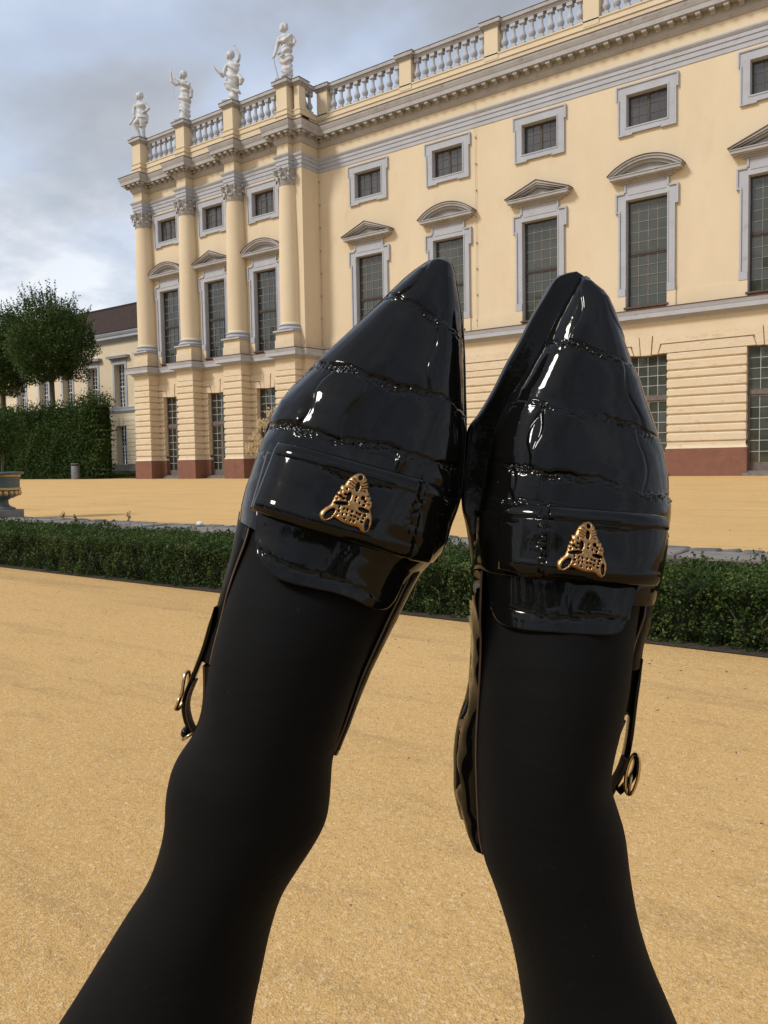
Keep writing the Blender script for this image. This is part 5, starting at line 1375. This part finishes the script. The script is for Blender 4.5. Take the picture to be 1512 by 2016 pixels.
def ornament_field(n=150):
    xs = np.linspace(205, 1195, n); ys = np.linspace(225, 1310, n)
    X, Y = np.meshgrid(xs, ys)
    inside = np.zeros_like(X, bool); P = ORN_OUT
    for (x0, y0), (x1, y1) in zip(P, P[1:] + P[:1]):
        c = (y0 > Y) != (y1 > Y)
        with np.errstate(divide='ignore', invalid='ignore'):
            inside ^= c & (X < (x1 - x0) * (Y - y0) / (y1 - y0 if y1 != y0 else 1e-9) + x0)
    full = inside.copy()
    for cx, cy, rx, ry, a in ORN_ELL:
        u = (X - cx) * math.cos(a) + (Y - cy) * math.sin(a); v = -(X - cx) * math.sin(a) + (Y - cy) * math.cos(a)
        inside &= (u / rx) ** 2 + (v / ry) ** 2 > 1
    sp = np.random.default_rng(4); dark = np.zeros_like(inside)
    oo = np.array(ORN_OUT, float); on = np.roll(oo, -1, axis=0)
    for cx, cy in ORN_SPOT:
        ab = on - oo; tq = np.clip(((np.array([cx, cy]) - oo) * ab).sum(1) / (ab ** 2).sum(1), 0, 1)
        near_ = np.linalg.norm(oo + ab * tq[:, None] - np.array([cx, cy]), axis=1).min() < 62
        a = sp.uniform(0, 3); rx, ry = sp.uniform(21, 30), sp.uniform(27, 37)
        if near_: rx, ry = rx * 0.8, ry * 0.8
        u = (X - cx) * math.cos(a) + (Y - cy) * math.sin(a); v = -(X - cx) * math.sin(a) + (Y - cy) * math.cos(a)
        hole = (u / rx) ** 2 + (v / ry) ** 2 <= 1
        if near_: dark |= hole
        else: inside &= ~hole
    for (x0, y0), (x1, y1) in ORN_SLIT:
        t = np.clip(((X - x0) * (x1 - x0) + (Y - y0) * (y1 - y0)) / ((x1 - x0) ** 2 + (y1 - y0) ** 2), 0, 1)
        inside &= np.hypot(X - x0 - t * (x1 - x0), Y - y0 - t * (y1 - y0)) > 9
    def blur(A, k):
        A = A.astype(float)
        for _ in range(k):
            B = np.pad(A, 1); A = (B[:-2, 1:-1] + B[2:, 1:-1] + B[1:-1, :-2] + B[1:-1, 2:] + 2 * B[1:-1, 1:-1]) / 6
        return A
    return X, Y, inside, full, blur(inside & ~dark, 4), blur(full, 60), dark

def make_shoe(key, label):
    S = SHOES[key]
    root = bpy.data.objects.new('slingback_shoe', None); COL.objects.link(root); root.empty_display_size = 0.05
    R3 = Matrix(S['mat']).transposed()
    root.matrix_world = Matrix.Translation(Vector(S['pos'])) @ R3.to_4x4()
    tag(root, label, 'shoe', 'pair of patent slingback shoes')
    T = np.array(S['t']); Lx = np.array(S['l']); Rx = np.array(S['r'])
    lx = lambda t: np.interp(t, T, Lx); rx = lambda t: np.interp(t, T, Rx)
    def dome(x, y):
        t = -np.asarray(y, float); m = (lx(t) + rx(t)) / 2; h = (rx(t) - lx(t)) / 2
        q = np.clip(np.abs((x - m) / np.maximum(h, 0.1)), 0, 0.9995)
        return HH(t) * (1 - q ** 2.7) ** 0.5
    seed = 3 if key == 'l' else 8
    wav, bead = Wav(seed), Wav(seed + 1, 12, 2.2, 4.5)
    rr = np.random.default_rng(seed)
    cr = [(np.array(a), np.array(b_)) for a, b_ in S['creases']]
    def crease_t(i, x):
        (x0, y0), (x1, y1) = cr[i]
        return -(y0 + (y1 - y0) * (x - x0) / (x1 - x0)) + 1.8 * np.sin(x * 0.16 + i * 2) + 0.8 * np.sin(x * 0.45 + i)
    def crease_all():
        # the three strong creases plus weaker ones between them
        L_ = [(cr[i], 1.0) for i in range(len(cr))]
        L_.append((tuple(cr[-1][j] + np.array([0, -17.0]) for j in (0, 1)), 0.75))
        return sorted(L_, key=lambda q: -(q[0][0][1] + q[0][1][1]))
    CR = crease_all()
    mask, tilt = Wav(seed + 5, 6, 18, 40), np.random.default_rng(seed + 50)
    plates = [sorted(tilt.uniform(-0.95, 0.95, 3 if k_ > 1 else 1)) for k_ in range(len(CR) + 1)]
    ptl = [[tilt.normal(0, 0.07, 2) for _ in range(len(p) + 1)] for p in plates]
    crk = Wav(seed + 9, 14, 5, 12)
    def emboss(x, t):
        d = 0.10 * wav(x, t) + 0.055 * crk(x, t) * np.clip(mask(t * 0.8, x) - 0.15, 0, 1)
        sig = lambda q, w_: 0.5 * (1 + np.tanh(q / w_))
        ss = []
        for i, (((x0, y0), (x1, y1)), st_) in enumerate(CR):
            tc = -(y0 + (y1 - y0) * (x - x0) / (x1 - x0)) + 1.0 * np.sin(x * 0.13 + i * 2) + 0.5 * np.sin(x * 0.37 + i) + 0.25 * np.sin(x * 0.9 + 2 * i)
            ss.append(t - tc)
        half = 50 * np.clip(t / 95, 0.12, 1)
        for i in range(len(CR) + 1):              # a row of plates between two creases
            lo_ = sig(ss[i - 1], 0.9) if i > 0 else 1.0
            hi_ = 1 - sig(ss[i], 0.9) if i < len(CR) else 1.0
            row = lo_ * hi_
            a0 = ss[i - 1] if i > 0 else t + 2.0
            a1 = -ss[i] if i < len(CR) else 175.0 - t
            mid = np.clip(np.minimum(a0, a1), 0, 9)
            row_d = 0.055 * mid - 0.0025 * mid ** 2
            edges_ = [-1.3] + plates[i] + [1.3]
            for j in range(len(edges_) - 1):
                xa = edges_[j] * half + 1.5 * np.sin(t * 0.21 + j * 3 + i); xb = edges_[j + 1] * half + 1.5 * np.sin(t * 0.21 + (j + 1) * 3 + i)
                w_ = sig(x - xa, 0.6) * (1 - sig(x - xb, 0.6))
                xc = (xa + xb) / 2
                row_d = row_d + w_ * np.clip(ptl[i][j][0] * (x - xc) + ptl[i][j][1] * (a0 - a1) * 0.5, -0.9, 0.9)
                if j: row_d = row_d - 0.30 * np.exp(-((x - xa) / 0.75) ** 2)
            d = d + row * row_d
        for i, ((c0, c1), st_) in enumerate(CR):
            s = ss[i]
            mk_ = np.clip(0.7 + 0.6 * mask(x, t + 30 * i), 0.25, 1)
            d = d - st_ * 0.62 * np.exp(-(s / 0.75) ** 2)
            d = d - st_ * 0.30 * np.exp(-((s - 3.1 - 0.7 * np.sin(x * 0.21 + i)) / 0.6) ** 2) * mk_
            d = d + st_ * mk_ * (0.50 * bead(x, t * 1.6) + 0.18 * np.sin(x * 3.3 + 2.2 * np.sin(x * 0.43 + i) + s * 0.8)) * np.exp(-((s - 1.7) / 1.9) ** 2)
        return d
    # vamp
    nt, nu = 400, 300
    tt = np.r_[np.linspace(0, 1, nt)] ** 1.25 * 172
    th = np.linspace(0, PI, nu)
    TT, TH_ = np.meshgrid(tt, th, indexing='ij')
    s = -np.sign(np.cos(TH_)) * np.abs(np.cos(TH_)) ** 0.95
    m = (lx(TT) + rx(TT)) / 2; h = (rx(TT) - lx(TT)) / 2
    X = m + s * h; Y = -TT; Z = HH(TT) * (1 - np.clip(np.abs(s), 0, 1) ** 2.7) ** 0.5
    P = np.stack([X, Y, Z], -1)
    du = np.gradient(P, axis=1); dv = np.gradient(P, axis=0)
    nn = np.cross(dv, du); nn /= np.maximum(np.linalg.norm(nn, axis=-1, keepdims=True), 1e-9)
    nn *= np.sign(nn[..., 2:3] + 1e-9)
    fade = np.clip(TT / 12, 0, 1) * np.clip(np.sin(TH_) * 3, 0, 1)
    P = P + nn * (emboss(X, TT) * fade)[..., None]
    grid_mesh('vamp', P, M['patent'], root)
    # sole with a rounded edge, and a low heel
    tl = np.linspace(0, min(S['edge_l_end'], 300), 90); 
    le = np.stack([lx(tl), -tl], -1)
    if 'SL' in S:
        SLp = smooth_poly(S['SL'], 60)
        le = np.vstack([SLp, le[tl > 160]])
    te = np.linspace(0, S['edge_r_end'], 90)
    ri = np.stack([rx(te), -te], -1)
    out = np.vstack([le[::-1], ri])
    ctr = out.mean(0)
    mb = MB(); k = len(out)
    rg = []
    for z, g_ in ((-13, -2.2), (-11, 0.2), (-5, 1.2), (-1, 1.2), (1.5, 0.2), (2.0, -2)):
        dv_ = out - np.array([0, 0]); nrm_ = np.gradient(out, axis=0); nrm_ = np.stack([nrm_[:, 1], -nrm_[:, 0]], -1); nrm_ /= np.maximum(np.linalg.norm(nrm_, axis=1, keepdims=True), 1e-9)
        sgn = np.sign(((out - ctr) * nrm_).sum(1).mean())
        q = out + nrm_ * sgn * g_
        rg.append([(p[0] * MMS, p[1] * MMS, z * MMS) for p in q])
    mb.rings(rg)
    sole = mb_child(mb, 'sole', M['patent'], root, 40)
    mb = MB(); tw_ = np.linspace(1, 150, 120)
    for e_ in (lx, rx):
        mb.tube([(e_(q) * MMS, -q * MMS, 1.3 * MMS) for q in tw_], 0.0009, 6)
    tag(mb_child(mb, 'welt', M['patent'], sole), kind='stuff')
    mb = MB(); hc = -(S['edge_l_end'] + S['edge_r_end']) / 2 + 22
    mb.rings([[((a_ * k_) * MMS, (hc + b_ * k_) * MMS, z * MMS) for a_, b_ in [(30 * math.cos(q), 28 * math.sin(q)) for q in np.linspace(0, 2 * PI, 20, endpoint=False)]] for k_, z in ((0.95, -13.5), (0.86, -24), (0.84, -38), (0.86, -40))])
    mb_child(mb, 'heel', M['sole'], root, 40)
    # quarters: the low sides that run back to the heel
    for side, tk in (('l', 'TL'), ('r', 'TR')):
        top = smooth_poly(S[tk], 70)
        edge = lx if side == 'l' else rx
        g_ = -1 if side == 'l' else 1
        end = S['edge_l_end'] if side == 'l' else S['edge_r_end']
        t0 = -top[:, 1]
        t_ext, x_ext = t0, top[:, 0]
        xo = edge(t_ext)
        xo = np.where(g_ * (xo - x_ext) < 2.5, x_ext + g_ * 2.5, xo)
        zt = np.interp(t_ext, [t0[0], t0[0] + 12, t0[0] + 40, end - 25, end], [22, 25, 22, 16, 13])
        rows = []
        for t_, xa, xb, z1 in zip(t_ext, xo, x_ext, zt):
            w_ = (xb - xa)
            rows.append([(xa - g_ * 1.5, -t_, -4), (xa, -t_, 1), (xa + w_ * 0.12 + g_ * 0.8, -t_, z1 * 0.35), (xa + w_ * 0.4 + g_ * 1.0, -t_, z1 * 0.72), (xa + w_ * 0.8 + g_ * 0.6, -t_, z1 * 0.95), (xb, -t_, z1), (xb - g_ * 1.3, -t_, z1 - 0.5), (xb - g_ * 2.0, -t_, z1 - 5)])
        A = np.array(rows, float)
        A[:, 1:5, 0] += (0.9 if key == 'r' and side == 'l' else 0.3) * wav(A[:, 1:5, 1] * 1.3, A[:, 1:5, 2] * 2)
        q = grid_mesh('quarter', A, M['patent'] if side == 'l' and key == 'r' else M['dull'], root)
        mb = MB(); mb.tube([(a[5][0] * MMS, a[5][1] * MMS, (a[5][2] + 0.2) * MMS) for a in A], 0.0006, 6)
        mb_child(mb, 'topline_edge', M['lining'], q)
    # tongue
    tg = np.array(S['tongue']); top = resample(tg[:2] + np.array([0, 6]), 60)
    bot = smooth_poly(tg[[0, *range(len(tg) - 1, 0, -1)]][0:1].tolist() + tg[:1:-1].tolist() + tg[1:2].tolist(), 60, 2)
    V = np.linspace(0, 1, 44)[:, None, None]
    G = top[None] * (1 - V) + bot[None] * V
    z = dome(G[..., 0], G[..., 1]) + 1.6
    u01 = np.linspace(-1, 1, 60)[None]; v01 = np.linspace(0, 1, 44)[:, None]
    z = z + 0.25 * wav(G[..., 0], G[..., 1]) + 1.2 * v01 ** 4
    sc_ = G[..., 1] - (tg[2:, 1].min() + 8.5 + 1.0 * np.sin(G[..., 0] * 0.13))
    z = z - 0.5 * np.exp(-(sc_ / 1.2) ** 2) + 0.5 * bead(G[..., 0], G[..., 1] * 1.4) * np.exp(-(sc_ / 2.4) ** 2)
    z = z - 0.45 * np.exp(-((G[..., 0] - (8 if key == 'l' else -6) - 1.5 * np.sin(G[..., 1] * 0.3)) / 1.0) ** 2)
    ton = grid_mesh('tongue', np.dstack([G, z]), M['patent'], root, solid=1.6)
    sb_ = MB()
    ins = resample(np.vstack([G[4:41, 2], G[41, 2:58], G[40:4:-1, 57]]), 150)
    for a, c_ in zip(ins[::2], ins[1::2]):
        za, zc_ = dome(*a) + 1.9 + 1.0, dome(*c_) + 1.9 + 1.0
        sb_.tube([(a[0] * MMS, a[1] * MMS, za * MMS), (c_[0] * MMS, c_[1] * MMS, zc_ * MMS)], 0.00028, 5)
    mb_child(sb_, 'stitching', M['stitch'], ton)
    # doubled saddle band
    def band(nm, off, endrop, thick, sd):
        q = np.array(S[nm]); U_ = np.linspace(0, 1, 110)[None, :, None]; V_ = np.linspace(0, 1, 40)[:, None, None]
        G = (q[0] * (1 - U_) + q[1] * U_) * (1 - V_) + (q[3] * (1 - U_) + q[2] * U_) * V_
        u = np.linspace(-1, 1, 110)[None]
        z = dome(G[..., 0], G[..., 1]) + off - endrop * np.abs(u) ** 5
        wv = Wav(sd, 9, 16, 46)
        z = z + 0.30 * wv(G[..., 0], G[..., 1])
        v = np.linspace(0, 1, 40)[:, None]
        z = z - 1.3 * np.exp(-(v / 0.035) ** 2) - 1.3 * np.exp(-((1 - v) / 0.035) ** 2)
        z = z + 0.7 * np.exp(-((v - 0.07) / 0.04) ** 2) + 0.4 * np.exp(-((v - 0.93) / 0.04) ** 2)
        sm = (v - 0.2 - 0.05 * np.sin(u * 5 + sd))
        z = z - 0.55 * np.exp(-(sm / 0.03) ** 2) * (np.sin(u * 4 + sd) > -0.2)
        us = 0.72 if key == 'l' else -0.55
        z = z + (0.5 * bead(G[..., 0] * 1.2, G[..., 1])) * np.exp(-((u - us - 0.03 * np.sin(v * 9)) / 0.05) ** 2)
        z = z - 0.5 * np.exp(-((u - us - 0.05) / 0.018) ** 2)
        return grid_mesh('saddle_strap' if nm == 'bandB' else 'bow_band', np.dstack([G, z]), M['patent'], root, solid=thick)
    band('bandB', 3.2, 1.5, 1.8, seed + 20)
    bA = band('bandA', 9.0, 2.6, 4.4, seed + 30)
    # bronze openwork cat head on the band
    a, e_ = np.array(S['brooch'][0]), np.array(S['brooch'][1])
    yv = (a - e_); Ln = np.linalg.norm(yv); yv /= Ln; xv = np.array([yv[1], -yv[0]])
    OX, OY, ins_, full, bl_, dm, dk_ = ornament_field()
    k_ = Ln / (1265 - 240)
    u = (OX - 700) * k_; v = (1265 - OY) * k_
    lx_, ly_ = e_[0] + u * xv[0] + v * yv[0], e_[1] + u * xv[1] + v * yv[1]
    zb_ = dome(lx_, ly_) + 11.2
    zz = zb_ + 0.5 + 2.2 * dm + 1.5 * np.sqrt(np.clip(bl_, 0, 1))
    n_ = ins_.shape[0]; vid = -np.ones(n_ * n_, int)
    cell = ins_[:-1, :-1] & ins_[1:, :-1] & ins_[:-1, 1:] & ins_[1:, 1:]
    ii, jj = np.nonzero(cell)
    f = np.stack([ii * n_ + jj, ii * n_ + jj + 1, (ii + 1) * n_ + jj + 1, (ii + 1) * n_ + jj], -1)
    us_ = np.unique(f); vid[us_] = np.arange(len(us_))
    me = bpy.data.meshes.new('ornament')
    me.from_pydata((np.stack([lx_.ravel()[us_], ly_.ravel()[us_], zz.ravel()[us_]], -1) * MMS).tolist(), [], vid[f].tolist())
    me.materials.append(M['bronze']); me.materials.append(M['blackmetal']); me.polygons.foreach_set('material_index', dk_[ii, jj].astype(np.int32)); me.polygons.foreach_set('use_smooth', [True] * len(me.polygons)); me.update()
    orn = bpy.data.objects.new('ornament', me); COL.objects.link(orn); orn.parent = root
    so = orn.modifiers.new('solid', 'SOLIDIFY'); so.thickness = 0.0011; so.offset = 0
    orn['label'] = 'bronze openwork spotted cat head ornament, upside down'
    po = np.array(ORN_OUT, float); pc = po.mean(0); po = pc + (po - pc) * 0.96
    pu = (po[:, 0] - 700) * k_; pv = (1265 - po[:, 1]) * k_
    px_, py_ = e_[0] + pu * xv[0] + pv * yv[0], e_[1] + pu * xv[1] + pv * yv[1]
    mb = MB(); zz_ = dome(px_, py_) + 10.8
    mb.rings([[(x_ * MMS, y_ * MMS, (z_ + o_) * MMS) for x_, y_, z_ in zip(px_, py_, zz_)] for o_ in (-0.4, 0.5)])
    mb_child(mb, 'ornament_backing', M['blackmetal'], orn, False)
    # slingback strap, inner strip and buckle
    def ribbon(pts, wdt, thk, z0, z1, name, mat, par):
        Q = smooth_poly(pts, 40); tg_ = np.gradient(Q, axis=0); tg_ /= np.linalg.norm(tg_, axis=1)[:, None]; nr = np.stack([tg_[:, 1], -tg_[:, 0]], -1)
        mb = MB(); rg = []
        for i, (p, n2) in enumerate(zip(Q, nr)):
            zc_ = z0 + (z1 - z0) * i / 39; tp = min(1, 0.25 + i / 8) if name == 'slingback_strap' else 1
            rg.append([((p[0] + n2[0] * a_ * thk * tp / 2) * MMS, (p[1] + n2[1] * a_ * thk * tp / 2) * MMS, (zc_ + b_ * wdt / 2) * MMS) for a_, b_ in ((-1, -0.8), (-0.6, -1), (0.6, -1), (1, -0.8), (1, 0.8), (0.6, 1), (-0.6, 1), (-1, 0.8))])
        mb.rings(rg)
        return mb_child(mb, name, mat, par, 50)
    stp = ribbon(S['strap'], 9, 2.4, 12, -2, 'slingback_strap', M['patent'], root)
    ribbon([(p[0] + (1.9 if key == 'l' else -1.9), p[1]) for p in S['strap'][4:]], 9.5, 1.0, 6, -2, 'strap_lining', M['lining'], stp)
    sp_ = ribbon(S['strip'], 12, 1.8, 4, -6, 'inner_strap', M['lining'], root)
    b0, b1 = np.array(S['buck'][0]), np.array(S['buck'][1]); c = (b0 + b1) / 2; mj = (b1 - b0) / 2; mn = np.array([mj[1], -mj[0]]) / np.linalg.norm(mj)
    mb = MB(); pts = []
    for q in np.linspace(0, 2 * PI, 41)[:-1]:
        ca = np.sign(math.cos(q)) * abs(math.cos(q)) ** 0.7; sa = np.sign(math.sin(q)) * abs(math.sin(q)) ** 0.7
        if key == 'l': p = c + mj * ca + mn * (0.5 * sa - 1.4 * (1 - abs(ca)))
        else: p = c + mj * math.cos(q) + mn * (2.5 * math.sin(q) - 0.2)
        pts.append((p[0] * MMS, p[1] * MMS, ((9 + 4.5 * sa) if key == 'l' else 15 - 2.0 * sa) * MMS))
    pts.append(pts[0])
    mb.tube(pts, 0.0010 if key == 'l' else 0.0009, 8)
    p0, p1 = c - mn * 0.5, c + mj * 0.9
    mb.tube([(p0[0] * MMS, p0[1] * MMS, 0.013), (p1[0] * MMS, p1[1] * MMS, 0.016)], 0.0008, 6)
    mb_child(mb, 'buckle', M['goldbuckle'], stp)
    if 'tab' in S: ribbon(S['tab'], 7, 1.8, 13, 4, 'strap_tab', M['patent'], stp)
    e2 = np.array(S['strap'][-1])
    if key == 'l':
        mb = MB(); mb.tube([((e2[0] - 5) * MMS, (e2[1] - 3.5) * MMS, 0.004), ((e2[0] - 1.2) * MMS, (e2[1] + 2.0) * MMS, 0.006)], 0.0009, 6); mb_child(mb, 'keeper', M['goldbuckle'], stp)
        mb = MB(); mb.ball(((e2[0] - 5.2) * MMS, (e2[1] - 0.2) * MMS, 0), (0.0028, 0.0035, 0.005), 10, 8); mb_child(mb, 'strap_end', M['patent'], stp)
    return root
make_shoe('l', 'black patent croc-embossed slingback shoe on the left, tilted to the right')
make_shoe('r', 'black patent croc-embossed slingback shoe on the right, pointing straight up')

b = MB()
for key in ('l', 'r'):
    rg = []
    st = np.array(LEGS[key]); n = len(st)
    # smooth interpolation between stations
    ti = np.linspace(0, n - 1, (n - 1) * 4 + 1)
    def cat(col):
        out = []
        for t in ti:
            i = min(int(t), n - 2); f = t - i
            p0, p1, p2, p3 = [st[min(max(j, 0), n - 1), col] for j in (i - 1, i, i + 1, i + 2)]
            out.append(0.5 * ((2 * p1) + (-p0 + p2) * f + (2 * p0 - 5 * p1 + 4 * p2 - p3) * f * f + (-p0 + 3 * p1 - 3 * p2 + p3) * f ** 3))
        return np.array(out)
    cols = [cat(c) for c in range(7)]
    C_ = np.stack(cols[:3], -1); H_ = np.stack(cols[3:6], -1); rd = cols[6]
    for i in range(len(ti)):
        tg_ = C_[min(i + 1, len(ti) - 1)] - C_[max(i - 1, 0)]; tg_ = Vector(tg_).normalized()
        hv = Vector(H_[i]); dv_ = hv.normalized().cross(tg_); dv_ = dv_ if dv_.dot(-CAM_F) > 0 or i > len(ti) * 0.8 else -dv_
        ring = []
        for k in range(36):
            a = 2 * PI * k / 36; ca, sa = math.cos(a), math.sin(a)
            ring.append(Vector(C_[i]) + hv * ca + dv_.normalized() * (rd[i] * sa * (1.0 if sa > 0 else 0.8)))
        rg.append(ring)
    b.rings(rg)
pc = EYE + CAM_U * -0.67 + CAM_F * -0.22
b.ball((pc.x, pc.y, max(pc.z, 0.14)), (0.19, 0.17, 0.13), 24, 16)
me = b.mesh('person', M['tights'], smooth=True)
per = bpy.data.objects.new('person', me); COL.objects.link(per)
rm = per.modifiers.new('remesh', 'REMESH'); rm.mode = 'VOXEL'; rm.voxel_size = 0.0032; rm.use_smooth_shade = True
sm = per.modifiers.new('smooth', 'SMOOTH'); sm.factor = 0.5; sm.iterations = 8
tag(per, 'person in black opaque tights sitting with both legs stretched up', 'person')
